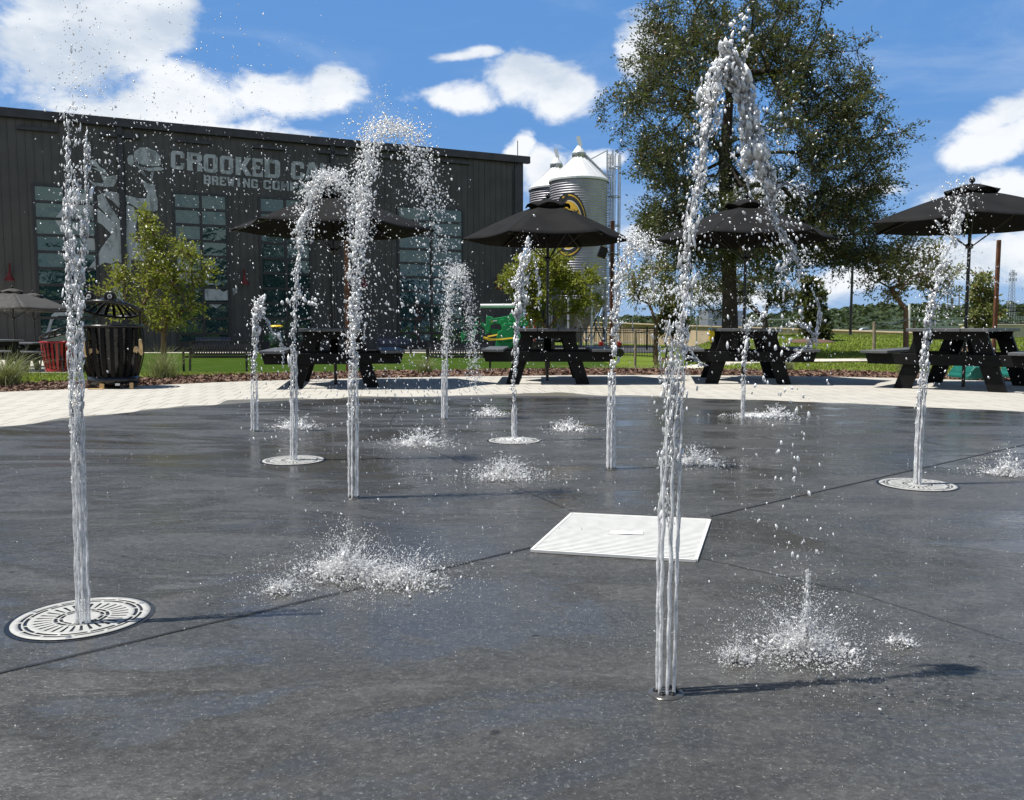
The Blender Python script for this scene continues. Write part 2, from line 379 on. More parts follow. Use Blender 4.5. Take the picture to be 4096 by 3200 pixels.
# ---------------------------------------------------------------- materials of things
M_black = simple('black_plastic_lumber', (0.007, 0.007, 0.007), 0.6, var=0.4, sc=9, bump=0.25, bsc=40, spec=0.15)
M_slab = simple('grey_plastic_lumber', (0.10, 0.105, 0.11), 0.55, var=0.25, sc=8, bump=0.2, bsc=50)
M_blackmetal = simple('black_metal', (0.012, 0.011, 0.011), 0.28, var=0.3, sc=14)
M_bronze = simple('dark_bronze_metal', (0.010, 0.008, 0.0065), 0.40, var=0.3)
M_galv = simple('galvanised', (0.50, 0.52, 0.54), 0.38, 0.75, var=0.25, sc=3)
M_rust = simple('rusted_steel', (0.16, 0.055, 0.025), 0.85, var=0.5, sc=8, bump=0.3)
M_white = simple('white_paint', (0.78, 0.78, 0.76), 0.5, var=0.08)
M_red = simple('red_paint', (0.42, 0.012, 0.018), 0.35, var=0.25)
M_ply = simple('plywood', (0.62, 0.42, 0.20), 0.7, var=0.2, sc=12)
M_yellow = simple('yellow_plastic', (0.75, 0.50, 0.02), 0.5, var=0.15)
M_green = simple('green_paint', (0.015, 0.33, 0.10), 0.35, var=0.15)
M_teal = simple('teal_plastic', (0.008, 0.13, 0.10), 0.4, var=0.2)
M_navy = simple('navy_metal', (0.012, 0.018, 0.05), 0.4, var=0.2)
M_tan = simple('tan_wall', (0.60, 0.47, 0.33), 0.85, var=0.15, sc=1.2, bump=0.2, bsc=12)
M_bark = simple('bark', (0.05, 0.036, 0.027), 0.9, var=0.5, sc=7, bump=0.8, bsc=25)
M_bark2 = simple('brown_bark', (0.20, 0.12, 0.07), 0.85, var=0.4, sc=9, bump=0.5, bsc=25)
M_wood = simple('weathered_wood', (0.30, 0.24, 0.17), 0.85, var=0.35, sc=9, bump=0.4)
def canvas_mat():
    m, t, p = newmat('black_canvas'); o = t.obj()
    n = t.ramp(t.noise(o, 3, 5), 0.3, 0.7)
    t.put(p, 'Base Color', t.mixc(n, (0.0135, 0.0135, 0.014), (0.018, 0.018, 0.0185))); p.inputs['Roughness'].default_value = 0.85
    p.inputs['Specular IOR Level'].default_value = 0.055
    wv = t.noise(t.scale(o, (1, 1, 0.3)), 5, 4, 0.6); wv2 = t.noise(o, 700, 1)
    t.put(p, 'Normal', t.bump(t.math('ADD', wv, t.math('MULTIPLY', wv2, 0.02)), 0.35, 0.03)); return m
M_canvas = canvas_mat()
M_canvas2 = simple('grey_canvas', (0.042, 0.039, 0.037), 0.85, var=0.15, sc=4)
def leaf_mat(name, c1, c2, trans=0.35, rough=0.45, c3=None):
    m, t, p = newmat(name); c1 = al(c1); c2 = al(c2)
    g = t.n.new('ShaderNodeNewGeometry'); ri = g.outputs['Random Per Island']
    col = t.mixc(ri, c1, c2)
    if c3: col = t.mixc(t.ramp(ri, 0.93, 0.96), col, c3)
    t.put(p, 'Base Color', col); p.inputs['Roughness'].default_value = rough
    tr = t.new('ShaderNodeBsdfTranslucent', inp={'Color': t.mixc(0.5, col, (0.25, 0.30, 0.04))})
    mx = t.new('ShaderNodeMixShader', inp={0: trans}); t.l.new(p.outputs[0], mx.inputs[1]); t.l.new(tr.outputs[0], mx.inputs[2])
    t.l.new(mx.outputs[0], t.n['Material Output'].inputs[0]); return m
M_oakleaf = leaf_mat('oak_leaf', (0.034, 0.046, 0.018), (0.09, 0.108, 0.042), 0.22, 0.36, (0.16, 0.07, 0.03))
M_limeleaf = leaf_mat('bright_leaf', (0.16, 0.19, 0.016), (0.32, 0.34, 0.038), 0.4, 0.45)
M_crapeleaf = leaf_mat('crape_leaf', (0.14, 0.17, 0.055), (0.32, 0.33, 0.13), 0.3, 0.45, (0.22, 0.08, 0.04))
M_darkleaf = leaf_mat('dark_glossy_leaf', (0.03, 0.05, 0.015), (0.09, 0.10, 0.03), 0.2, 0.3, (0.12, 0.06, 0.03))
M_blade = leaf_mat('grass_blade', (0.13, 0.20, 0.02), (0.24, 0.27, 0.04), 0.35, 0.6)
M_tuft = leaf_mat('tuft_blade', (0.15, 0.20, 0.07), (0.33, 0.33, 0.17), 0.3, 0.6)
M_chip = leaf_mat('mulch_chip', (0.075, 0.038, 0.024), (0.27, 0.165, 0.115), 0.0, 0.85)
M_forest = leaf_mat('far_foliage', (0.012, 0.032, 0.008), (0.04, 0.07, 0.018), 0.15, 0.8)
# ================================================================ building
BR = at(2087, 636, 61.0); BL = at(0, 446, 47.7)
B0 = Vector((BR.x, BR.y, 0)); DL = Vector((BL.x - BR.x, BL.y - BR.y, 0)).normalized(); NW = Vector((DL.y, -DL.x, 0))
if NW.y > 0: NW = -NW
GZ = -0.66
EAVE = BR.z
def wuv(sx, sy):
    d = ray(sx, sy); c = Vector((0, 0, H)); tt = (B0 - c).dot(NW) / d.dot(NW); p = c + d * tt
    return (p - B0).dot(DL), p.z
bld = empty('building', (B0.x, B0.y, GZ), 'long dark grey metal brewery building with big gridded windows and pale painted mural', 'building')
BM = Matrix((DL, NW, Vector((0, 0, 1)))).transposed()       # columns: along wall, outward, up
def wl(u, d, z): return BM @ Vector((u, d, z - GZ))         # local to bld
M_siding = simple('dark_siding', (0.054, 0.052, 0.049), 0.5, var=0.18, sc=0.5)
M_trim = simple('black_trim', (0.010, 0.011, 0.015), 0.4, var=0.2, sc=1)
LEN = 46.0
wins = []     # u0,u1,z0,z1
def win_px(xl, yl, xr, yr): 
    u1, z1 = wuv(xl, yl); u0, z2 = wuv(xr, yr); return u0, u1, (z1 + z2) / 2
for a in [(128, 737, 380, 752), (690, 770, 908, 781), (1034, 787, 1240, 800), (1588, 823, 1854, 838)]:
    u0, u1, z1 = win_px(*a); wins.append((u0, u1, GZ + 0.15, z1))
holes = sorted(wins)
mb = MB()
def wbox(m, u0, u1, d0, d1, z0, z1):
    P = [wl(u, d, z) for z in (z0, z1) for d in (d0, d1) for u in (u0, u1)]
    m.add(P, [(0, 2, 3, 1), (4, 5, 7, 6), (0, 1, 5, 4), (2, 6, 7, 3), (0, 4, 6, 2), (1, 3, 7, 5)])
prev = 0.0
for (u0, u1, z0, z1) in holes + [(LEN, LEN, 0, 0)]:
    wbox(mb, prev, u0, -0.3, 0.0, GZ, EAVE)
    if u0 < LEN: wbox(mb, u0, u1, -0.3, 0.0, z1, EAVE); wbox(mb, u0, u1, -0.3, 0.0, GZ, z0)
    prev = u1
u = 0.30; RIB = 0.42
while u < LEN:
    z0 = GZ
    for (a, b, c, d) in wins:
        if a - 0.06 < u < b + 0.06: z0 = d
    P = [wl(u - 0.035, 0, z0), wl(u - 0.02, 0.035, z0), wl(u + 0.02, 0.035, z0), wl(u + 0.035, 0, z0)]
    P2 = [p + Vector((0, 0, EAVE - 0.02 - z0)) for p in P]
    mb.add(P + P2, [(0, 1, 5, 4), (1, 2, 6, 5), (2, 3, 7, 6)])
    for k in (0.14, 0.28):
        wbox(mb, u + k, u + k + 0.012, 0.0, 0.008, z0, EAVE - 0.02)
    u += RIB
# end wall and far wall
BK = NW * -24
e0 = wl(0, 0, GZ); e1 = e0 + BK
mb.prism([e0 + DL * 0.3, e0, e1, e1 + DL * 0.3], (0, 0, EAVE - GZ))
mb.build('wall', M_siding, bld)
mb = MB()
P = [wl(-0.35, 0.35, EAVE), wl(LEN, 0.35, EAVE), wl(LEN, -12, EAVE + 2.2), wl(-0.35, -12, EAVE + 2.2)]
mb.prism(P, (0, 0, 0.08)); mb.prism([P[3], P[2], wl(LEN, -24.5, EAVE), wl(-0.35, -24.5, EAVE)], (0, 0, 0.08)); mb.build('roof', M_galv, bld)
mb = MB(); wbox(mb, -0.5, LEN, 0.0, 0.36, EAVE - 0.32, EAVE + 0.15); mb.build('gutter', M_trim, bld)
mb = MB(); wbox(mb, -0.08, 0.55, 0.0, 0.07, GZ, EAVE - 0.33); mb.build('corner_trim', M_trim, bld)
for px in (495, 1334):
    uu, _ = wuv(px, 1000); mb = MB(); wbox(mb, uu - 0.14, uu + 0.14, 0.04, 0.24, GZ, EAVE - 0.33); mb.build('downspout', M_trim, bld)
uu, _ = wuv(2052, 900); mb = MB()
mb.tube([wl(uu, 0.09, GZ + 1), wl(uu, 0.09, EAVE - 0.9), wl(uu - 0.3, 0.12, EAVE - 0.5), wl(uu - 0.3, 0.12, EAVE + 1.2)], 0.03, 6); mb.build('conduit', M_bronze, bld)
# light bars under the eave
for px in (150, 480, 776, 1075, 1332, 1585, 1820):
    uc, zc = wuv(px, {150: 519, 480: 546, 776: 569, 1075: 593, 1332: 613, 1585: 633, 1820: 650}[px]); mb = MB()
    wbox(mb, uc - 1.0, uc + 1.0, 0.10, 0.24, zc - 0.09, zc + 0.09); wbox(mb, uc - 0.9, uc - 0.8, 0.04, 0.1, zc - .04, zc + .04); wbox(mb, uc + 0.8, uc + 0.9, 0.04, 0.1, zc - .04, zc + .04)
    mb.build('light_bar', M_trim, bld)
# windows
def glass_mat():
    m, t, p = newmat('teal_glass'); o = t.obj()
    p.inputs['Base Color'].default_value = (0.012, 0.032, 0.036, 1); p.inputs['Roughness'].default_value = 0.03
    p.inputs['Specular IOR Level'].default_value = 1.0; p.inputs['IOR'].default_value = 1.9; p.inputs['Specular Tint'].default_value = (0.34, 0.44, 0.42, 1)
    t.put(p, 'Normal', t.bump(t.noise(o, 0.9, 3, 0.5), 0.10, 0.25)); return m
M_glass = glass_mat()
for wi, (u0, u1, z0, z1) in enumerate(wins):
    fr = MB(); D0, D1 = -0.02, 0.075
    for a, b in ((u0 - 0.04, u0 + 0.12), (u1 - 0.12, u1 + 0.04)): wbox(fr, a, b, D0, D1 + 0.02, z0, z1 + 0.04)
    uc = (u0 + u1) / 2; wbox(fr, uc - 0.08, uc + 0.08, D0, D1 - 0.004, z0, z1)
    wbox(fr, u0 + 0.12, u1 - 0.12, D0, D1 + 0.017, z1 - 0.08, z1 + 0.04)
    rows = {0: 10, 1: 10, 2: 10, 3: 10}[wi]; rh = (z1 - z0) / rows; gb_ = MB()
    for r in range(rows):
        zr = z1 - rh * r
        if r: wbox(fr, u0 + 0.12, u1 - 0.12, D0, D1 - 0.008, zr - 0.075, zr + 0.075)
        for a, b in ((u0, uc), (uc, u1)):
            tl = rng.normal(0, 0.004); tv = rng.normal(0, 0.004)
            gb_.add([wl(a, -0.01 + tl + tv, zr - rh), wl(b, -0.01 - tl + tv, zr - rh), wl(b, -0.01 - tl - tv, zr), wl(a, -0.01 + tl - tv, zr)], [(0, 1, 2, 3)])
    wbox(fr, u0 + 0.12, u1 - 0.12, D0, D1 + 0.01, z0, z0 + 0.45)
    f = fr.build('window', M_trim, bld); gb_.build('pane', M_glass, f)
# lettering and mural: a worn pale film on the wall
def film_mat():
    m, t, p = newmat('worn_pale_film'); o = t.obj()
    a = t.ramp(t.noise(t.scale(o, (1, 1, 0.45)), 2.2, 9, 0.72, 0.4), 0.47, 0.60); b = t.ramp(t.noise(o, 0.7, 4), 0.35, 0.7)
    t.put(p, 'Base Color', t.mixc(t.math('MULTIPLY', a, t.math('ADD', t.math('MULTIPLY', b, 0.45), 0.35)), (0.33, 0.36, 0.38), (0.05, 0.055, 0.06)))
    p.inputs['Roughness'].default_value = 0.6; return m
M_film = film_mat()
LT = {'C': [[(1,0),(5,0),(6,1),(6,3),(4.2,3),(4.2,1.6),(2,1.6),(2,6.4),(4.2,6.4),(4.2,5),(6,5),(6,7),(5,8),(1,8),(0,7),(0,1)]],
 'O': [[(1,0),(3,0),(3,1.6),(2,1.6),(2,6.4),(3,6.4),(3,8),(1,8),(0,7),(0,1)], [(3,0),(5,0),(6,1),(6,7),(5,8),(3,8),(3,6.4),(4,6.4),(4,1.6),(3,1.6)]],
 'R': [[(0,0),(2.4,0),(2.4,1),(2.2,1),(2.2,7),(2.4,7),(2.4,8),(0,8)], [(2.2,6.5),(4,6.5),(4,5),(2.2,5),(2.2,3.4),(3.6,3.4),(4,3),(4,0),(6.2,0),(6.2,1),(6,1),(6,3.2),(5.3,4.2),(6,5),(6,7),(5,8),(2.2,8)]],
 'K': [[(0,0),(2.2,0),(2.2,8),(0,8)], [(2.2,3.2),(4,0),(6.3,0),(3.9,4.2),(6.1,8),(3.9,8),(2.2,4.8)]],
 'E': [[(0,0),(5.8,0),(5.8,2.4),(4.6,2.4),(4.6,1.5),(2,1.5),(2,3.3),(4.2,3.3),(4.2,4.8),(2,4.8),(2,6.5),(4.6,6.5),(4.6,5.6),(5.8,5.6),(5.8,8),(0,8)]],
 'D': [[(0,0),(2,0),(2,8),(0,8)], [(2,0),(5,0),(6,1),(6,7),(5,8),(2,8),(2,6.4),(4,6.4),(4,1.6),(2,1.6)]],
 'A': [[(-.2,0),(1.9,0),(3,5.6),(3,8),(1.7,8)], [(3,5.6),(4.1,0),(6.2,0),(4.3,8),(3,8)], [(2.1,1.6),(3.9,1.6),(3.6,3),(2.4,3)]],
 'N': [[(0,0),(1.8,0),(1.8,8),(0,8)], [(4.2,0),(6,0),(6,8),(4.2,8)], [(1.8,8),(1.8,5),(4.2,0),(4.2,3)]],
 'B': [[(0,0),(2,0),(2,8),(0,8)], [(2,0),(5,0),(6,.8),(6,3.3),(5.3,4),(6,4.7),(6,7.2),(5,8),(2,8),(2,6.5),(4,6.5),(4,4.8),(2,4.8),(2,3.3),(4,3.3),(4,1.5),(2,1.5)]],
 'W': [[(-.3,8),(1.6,8),(2.0,3),(2.6,7),(3.4,7),(4.0,3),(4.4,8),(6.3,8),(5,0),(3.5,0),(3,3.4),(2.5,0),(1,0)]],
 'I': [[(1.8,0),(4.2,0),(4.2,8),(1.8,8)]], 'G': [[(1,0),(6,0),(6,4.2),(3.4,4.2),(3.4,2.9),(4.2,2.9),(4.2,1.6),(2,1.6),(2,6.4),(4.2,6.4),(4.2,5.4),(6,5.4),(6,7),(5,8),(1,8),(0,7),(0,1)]],
 'M': [[(0,0),(1.7,0),(1.7,8),(0,8)], [(4.3,0),(6,0),(6,8),(4.3,8)], [(1.7,8),(1.7,5),(2.6,2.5),(3.4,2.5),(4.3,5),(4.3,8),(3,4.8)]],
 'P': [[(0,0),(2,0),(2,8),(0,8)], [(2,8),(5,8),(6,7.2),(6,4),(5,3.2),(2,3.2),(2,4.7),(4,4.7),(4,6.5),(2,6.5)]],
 'Y': [[(-.2,8),(1.9,8),(3,5),(4.1,8),(6.2,8),(4,3.4),(4,0),(2,0),(2,3.4)]]}
def word(m, text, cells):
    for ch, (x0, yt0, yb0, x1, yt1, yb1) in zip(text, cells):
        for poly in LT[ch]:
            P = []
            for a, b in poly:
                fx, fy = a / 6, b / 8; sx = x0 + (x1 - x0) * fx
                top = yt0 + (yt1 - yt0) * fx; bot = yb0 + (yb1 - yb0) * fx
                uu, zz = wuv(sx, bot + (top - bot) * fy); P.append(wl(uu, 0.045, zz))
            m.add(P, [tuple(range(len(P)))])
mb = MB()
xsL = [(683,738),(748,808),(814,870),(879,932),(942,1004),(1009,1052),(1058,1120),(1164,1216),(1220,1274),(1279,1328)]
def tl(x): return 602 + (x - 683) * 0.083 + 4 * sin((x - 683) / 643 * pi)
def bl(x): return 675 + (x - 683) * 0.080 + 8 * sin((x - 683) / 643 * pi) * 0.6
word(mb, 'CROOKEDCAN', [(a, tl(a), bl(a), b, tl(b), bl(b)) for a, b in xsL])
def tl2(x): return 701 + (x - 815) * 0.079
xsB = [(815 + i * 31.5, 815 + i * 31.5 + 27.5) for i in range(7)] + [(1053 + i * 35.5, 1053 + i * 35.5 + 31) for i in range(7)]
word(mb, 'BREWINGCOMPANY', [(a, tl2(a), tl2(a) + 36, b, tl2(b), tl2(b) + 36) for a, b in xsB])
mb.build('wall_lettering', M_film, bld)
FIG = [[(1065,410),(1110,378),(1170,378),(1235,405),(1272,450),(1278,505),(1262,527),(1180,525),(1120,510),(1070,478),(1058,450)],
 [(1070,500),(1110,530),(1180,540),(1270,532),(1297,545),(1285,560),(1180,566),(1120,548),(1075,520)],
 [(1008,470),(1020,442),(1052,436),(1058,470),(1065,505),(1045,530),(1015,505)],
 [(1095,525),(1125,545),(1165,600),(1150,612),(1105,560)], [(1200,572),(1222,565),(1212,615),(1205,655),(1190,630)],
 [(1105,610),(1120,625),(1170,660),(1225,672),(1240,760),(1252,790),(1250,875),(1220,885),(1100,868),(1045,830),(1000,810),(1000,758),(1100,780),(1160,782),(1170,740),(1140,680)],
 [(705,480),(740,472),(770,495),(790,530),(838,555),(850,592),(800,560),(760,530),(720,512)], [(730,540),(790,545),(848,598),(800,575)],
 [(805,590),(850,610),(900,600),(932,598),(925,650),(900,690),(850,692),(800,688),(740,676),(720,655),(700,625),(745,655),(800,662),(825,650),(808,620)],
 [(640,750),(700,728),(745,740),(748,800),(700,800),(560,806),(600,770)],
 [(770,760),(818,735),(850,800),(900,880),(945,950),(960,955),(968,900),(975,890),(975,1300),(930,1280),(880,1300),(830,1290),(700,1370),(690,1350),(760,1260),(800,1180),(885,1065),(810,990),(772,970),(772,860),(905,968),(780,845)],
 [(825,735),(880,726),(960,745),(966,875),(940,850),(890,800),(830,760)],
 [(1003,830),(1060,850),(1090,905),(1080,1000),(1072,1100),(1075,1125),(1200,1160),(1300,1260),(1310,1300),(1180,1285),(1040,1262),(1040,1400),(1000,1430)],
 [(520,820),(640,815),(740,825),(740,935),(640,900),(650,960),(560,920),(500,1060),(430,945),(470,900)],
 [(880,1300),(990,1300),(990,1450),(930,1440)], [(930,1460),(1000,1440),(1000,1600),(830,1600),(860,1540)],
 [(1420,1260),(1540,1340),(1600,1400),(1600,1475),(1400,1420),(1350,1365),(1400,1340)], [(1624,1420),(1700,1465),(1624,1465)],
 [(1622,1482),(1725,1482),(1770,1525),(1820,1498),(1824,1590),(1622,1590)], [(1630,1605),(1757,1605),(1755,1625),(1715,1655)], [(1845,1495),(1885,1490),(1880,1530),(1848,1555)],
 [(590,1240),(640,1180),(700,1080),(740,1060),(765,1195),(700,1190),(640,1300),(615,1420),(605,1560),(640,1640),(640,1700),(565,1700),(575,1580),(590,1480)]]
mb = MB()
for poly in FIG:
    P = []
    for x, y in poly: uu, zz = wuv(x / 1.984, 400 + y / 1.984); P.append(wl(uu, 0.045, zz))
    mb.add(P, [tuple(range(len(P)))])
cane = [(430,620),(460,520),(500,390),(560,340),(640,330),(640,395),(565,395),(515,440),(490,520),(468,620)]
P = [wl(*((lambda q: (q[0], 0.045, q[1]))(wuv(x / 2.427, 1100 + y / 2.427)))) for x, y in cane]; mb.add(P, [tuple(range(len(P)))])
mb.build('wall_mural', M_film, bld)
M_dullred = simple('dull_red_enamel', (0.20, 0.025, 0.02), 0.5)
for sx, sy in [(45, 1125), (968, 1135), (973, 1140), (1446, 1150), (1980, 1160)]:
    if sx == 968: continue
    uu, zz = wuv(sx, sy); mb = MB()
    mb.lathe([(0.04, 0.48), (0.08, 0.40), (0.12, 0.26), (0.30, 0.0)], wl(uu, 0.8, zz), 16); pts = [wl(uu, 0.03, zz + 0.2), wl(uu, 0.3, zz + 0.85), wl(uu, 0.6, zz + 0.95), wl(uu, 0.8, zz + 0.5)]
    mb.tube(pts, 0.03, 6); mb.build('wall_lamp', M_dullred, bld)

# ================================================================ silos
def corrugated_mat():
    m, t, p = newmat('corrugated_galvanised'); o = t.obj()
    n = t.ramp(t.noise(t.scale(o, (1, 1, 0.6)), 0.8, 5), 0.3, 0.7)
    t.put(p, 'Base Color', t.mixc(n, (0.34, 0.33, 0.365), (0.43, 0.42, 0.455))); p.inputs['Metallic'].default_value = 0.55
    t.put(p, 'Roughness', t.ramp(t.noise(o, 1.7, 4), 0.3, 0.7, 0.42, 0.55)); return m
M_corr = corrugated_mat()
M_roofw = simple('bright_galvanised_roof', (0.78, 0.79, 0.80), 0.4, 0.2, var=0.06)
M_gold = simple('emblem_yellow', (0.78, 0.46, 0.03), 0.5, var=0.1); M_eblk = simple('emblem_black', (0.015, 0.015, 0.015), 0.5)
M_hopper = simple('hopper_galvanised', (0.62, 0.55, 0.42), 0.4, 0.55, var=0.25, sc=1)
def silo(cx, cy, R, zr, zb, zt, label, ladder):
    g = thf(cx, cy) if cx / cy < 0.17 else -0.65
    e = empty('grain_silo', (cx, cy, g), label, 'silo', 'twin corrugated grain silos')
    mb = MB(); per = 0.17; n = int((zr - zb) / per * 6)
    mb.lathe([(R + 0.03 * sin(2 * pi * i / 6), zb + (zr - zb) * i / n - g) for i in range(n + 1)], n=72); mb.build('shell', M_corr, e)
    mb = MB(); mb.lathe([(R + 0.09, zr - 0.10 - g), (R + 0.10, zr + 0.03 - g), (0.42, zt - g)], n=40, smooth=False)
    for k in range(14):
        a = 2 * pi * k / 14; mb.bar(Vector(((R + 0.05) * cos(a), (R + 0.05) * sin(a), zr + 0.05 - g)), Vector((0.42 * cos(a), 0.42 * sin(a), zt + 0.03 - g)), 0.05, 0.05)
    mb.build('roof', M_roofw, e)
    mb = MB(); mb.lathe([(0.44, zt - 0.05 - g), (0.50, zt - g), (0.50, zt + 0.30 - g)], n=24); mb.build('vent_collar', M_galv, e)
    mb = MB(); mb.lathe([(0.50, zt + 0.30 - g), (0.47, zt + 0.36 - g), (0.10, zt + 0.85 - g), (0, zt + 0.87 - g)], n=24)
    mb.bar((0.1, -0.15, zt + 0.75 - g), (-0.08, -0.15, zt + 1.45 - g), 0.28, 0.05, (0, 1, 0)); mb.bar((0.25, -0.3, zt + 0.2 - g), (0.1, -0.15, zt + 0.8 - g), 0.12, 0.06); mb.build('fill_cap', M_roofw, e)
    mb = MB(); mb.lathe([(R, zb - g), (0.28, 0.75), (0.22, 0.4)], n=40); mb.build('hopper', M_hopper, e)
    for k in range(8):
        a = 2 * pi * (k + 0.5) / 8; x, y = (R + 0.06) * cos(a), (R + 0.06) * sin(a)
        mb = MB(); mb.box((x, y, (zb + 1.2 - g) / 2), (0.14, 0.14, zb + 1.2 - g), rz=a); mb.build('leg', M_galv, e)
    mb = MB()
    for k in range(8):
        a, b = 2 * pi * (k + 0.5) / 8, 2 * pi * (k + 1.5) / 8
        A = Vector((R * cos(a), R * sin(a), 0)); B = Vector((R * cos(b), R * sin(b), 0))
        mb.bar(A + Vector((0, 0, 0.3)), B + Vector((0, 0, zb - g - 0.2)), 0.06, 0.06); mb.bar(B + Vector((0, 0, 0.3)), A + Vector((0, 0, zb - g - 0.2)), 0.06, 0.06)
    mb.build('cross_brace', M_galv, e)
    if ladder:
        M_ring = [(1.0, 0.935, M_eblk), (0.935, 0.895, M_gold), (0.895, 0.76, M_eblk), (0.76, 0.735, M_white), (0.735, 0.0, M_gold)]
        a0 = -pi / 2 - radians(24); ha = radians(36); zc, hz = at(2272, 899, cy - R).z, 2.25
        def sp(x, y, r): return (r * cos(a0 + ha * x), r * sin(a0 + ha * x), zc + hz * y - g)
        top = None
        for i, (ro, ri, mt) in enumerate(M_ring):
            mb = MB(); V = []; n = 64; st = [ro + (ri - ro) * s_ / 6 for s_ in range(7)]
            for rr in st: V += [sp(rr * cos(2 * pi * k / n), rr * sin(2 * pi * k / n), R + 0.035) for k in range(n)]
            mb.add(V, [(s_ * n + k, s_ * n + (k + 1) % n, (s_ + 1) * n + (k + 1) % n, (s_ + 1) * n + k) for s_ in range(6) for k in range(n)])
            o = mb.build('emblem' if i == 0 else 'emblem_disc' if i == 4 else 'emblem_ring', mt, e if top is None else top)
            if top is None: top = o
        def cp(x, y): return ((x - 1155) / 178.0, -(y - 1082) / 387.0)
        figs = [[(1070,735),(1090,745),(1098,775),(1085,795),(1110,790),(1122,770),(1115,745),(1135,748),(1145,790),(1118,815),(1122,880),(1160,885),(1215,905),(1228,925),(1250,905),(1255,920),(1240,948),(1215,935),(1160,905),(1120,895),(1100,920),(1060,900),(1075,860),(1060,840),(1035,850),(1050,800),(1065,780),(1050,760)]]
        mb = MB()
        for f in figs: mb.add([sp(*cp(x, y), R + 0.05) for x, y in f], [tuple(range(len(f)))])
        hat = [(1128 + 24 * cos(q * pi / 5), 722 + 24 * sin(q * pi / 5)) for q in range(10)]
        mb.add([sp(*cp(x, y), R + 0.052) for x, y in hat], [tuple(range(10))]); mb.build('emblem_figure', M_eblk, top)
    return e
p1 = at(2313, 1000, 62); p2 = at(2224, 1000, 68)
s1 = silo(p1.x, 62 + 0.0, 2.07, at(2313, 706, 60).z, at(2313, 1196, 60).z, at(2313, 630, 62).z, 'front corrugated grain silo with round yellow and black emblem', True)
s2 = silo(p2.x, 68, 2.10, at(2224, 742, 66).z, at(2224, 1196, 66).z, at(2224, 672, 68).z, 'rear corrugated grain silo half hidden behind the emblem silo', False)
# caged ladder
a = at(2450, 1300, 62); lx, ly = a.x, 62.0; gz = -0.65; zt = at(2450, 600, 62).z
e = empty('caged_ladder', (lx, ly, gz), 'tall galvanised ladder with round safety cage beside the emblem silo', 'ladder')
mb = MB(); hL = zt - gz
for s_ in (-0.5, -0.1): mb.tube([(s_, 0, 0), (s_, 0, hL)], 0.055, 6)
mb.build('rail', M_galv, e); mb = MB()
for k in range(int(hL / 0.3)): mb = MB(); mb.tube([(-0.5, 0, 0.3 + k * 0.3), (-0.1, 0, 0.3 + k * 0.3)], 0.018, 5); mb.build('rung', M_galv, e)
mb = MB()
z = 2.6
while z < hL: mb.tube([(0.05 + 0.42 * cos(q), 0.42 * sin(q), z) for q in np.linspace(-pi, pi, 17)], 0.04, 5); z += 2.05
for q in np.linspace(-pi, pi, 9)[:-1]: mb.tube([(0.05 + 0.42 * cos(q), 0.42 * sin(q), 2.6), (0.05 + 0.42 * cos(q), 0.42 * sin(q), hL - 0.3)], 0.032, 5)
mb.build('cage', M_galv, e)
mb = MB(); A = at(2325, 622, 62) - Vector((lx, ly, gz)); B = at(2432, 716, 62) - Vector((lx, ly, gz)); C_ = at(2425, 604, 62) - Vector((lx, ly, gz))
for o_ in (-0.25, 0.25): mb.bar(A + Vector((0.25, o_, 0.05)), B + Vector((0, o_, 0.05)), 0.06, 0.1)
for i in range(12): q = A.lerp(B, i / 11); mb.bar(q + Vector((0.12, -0.25, 0.1)), q + Vector((0.12, 0.25, 0.1)), 0.05, 0.05)
mb.bar(at(2348, 645, 62) - Vector((lx, ly, gz)), C_, 0.06, 0.06); mb.build('roof_stair', M_galv, e)

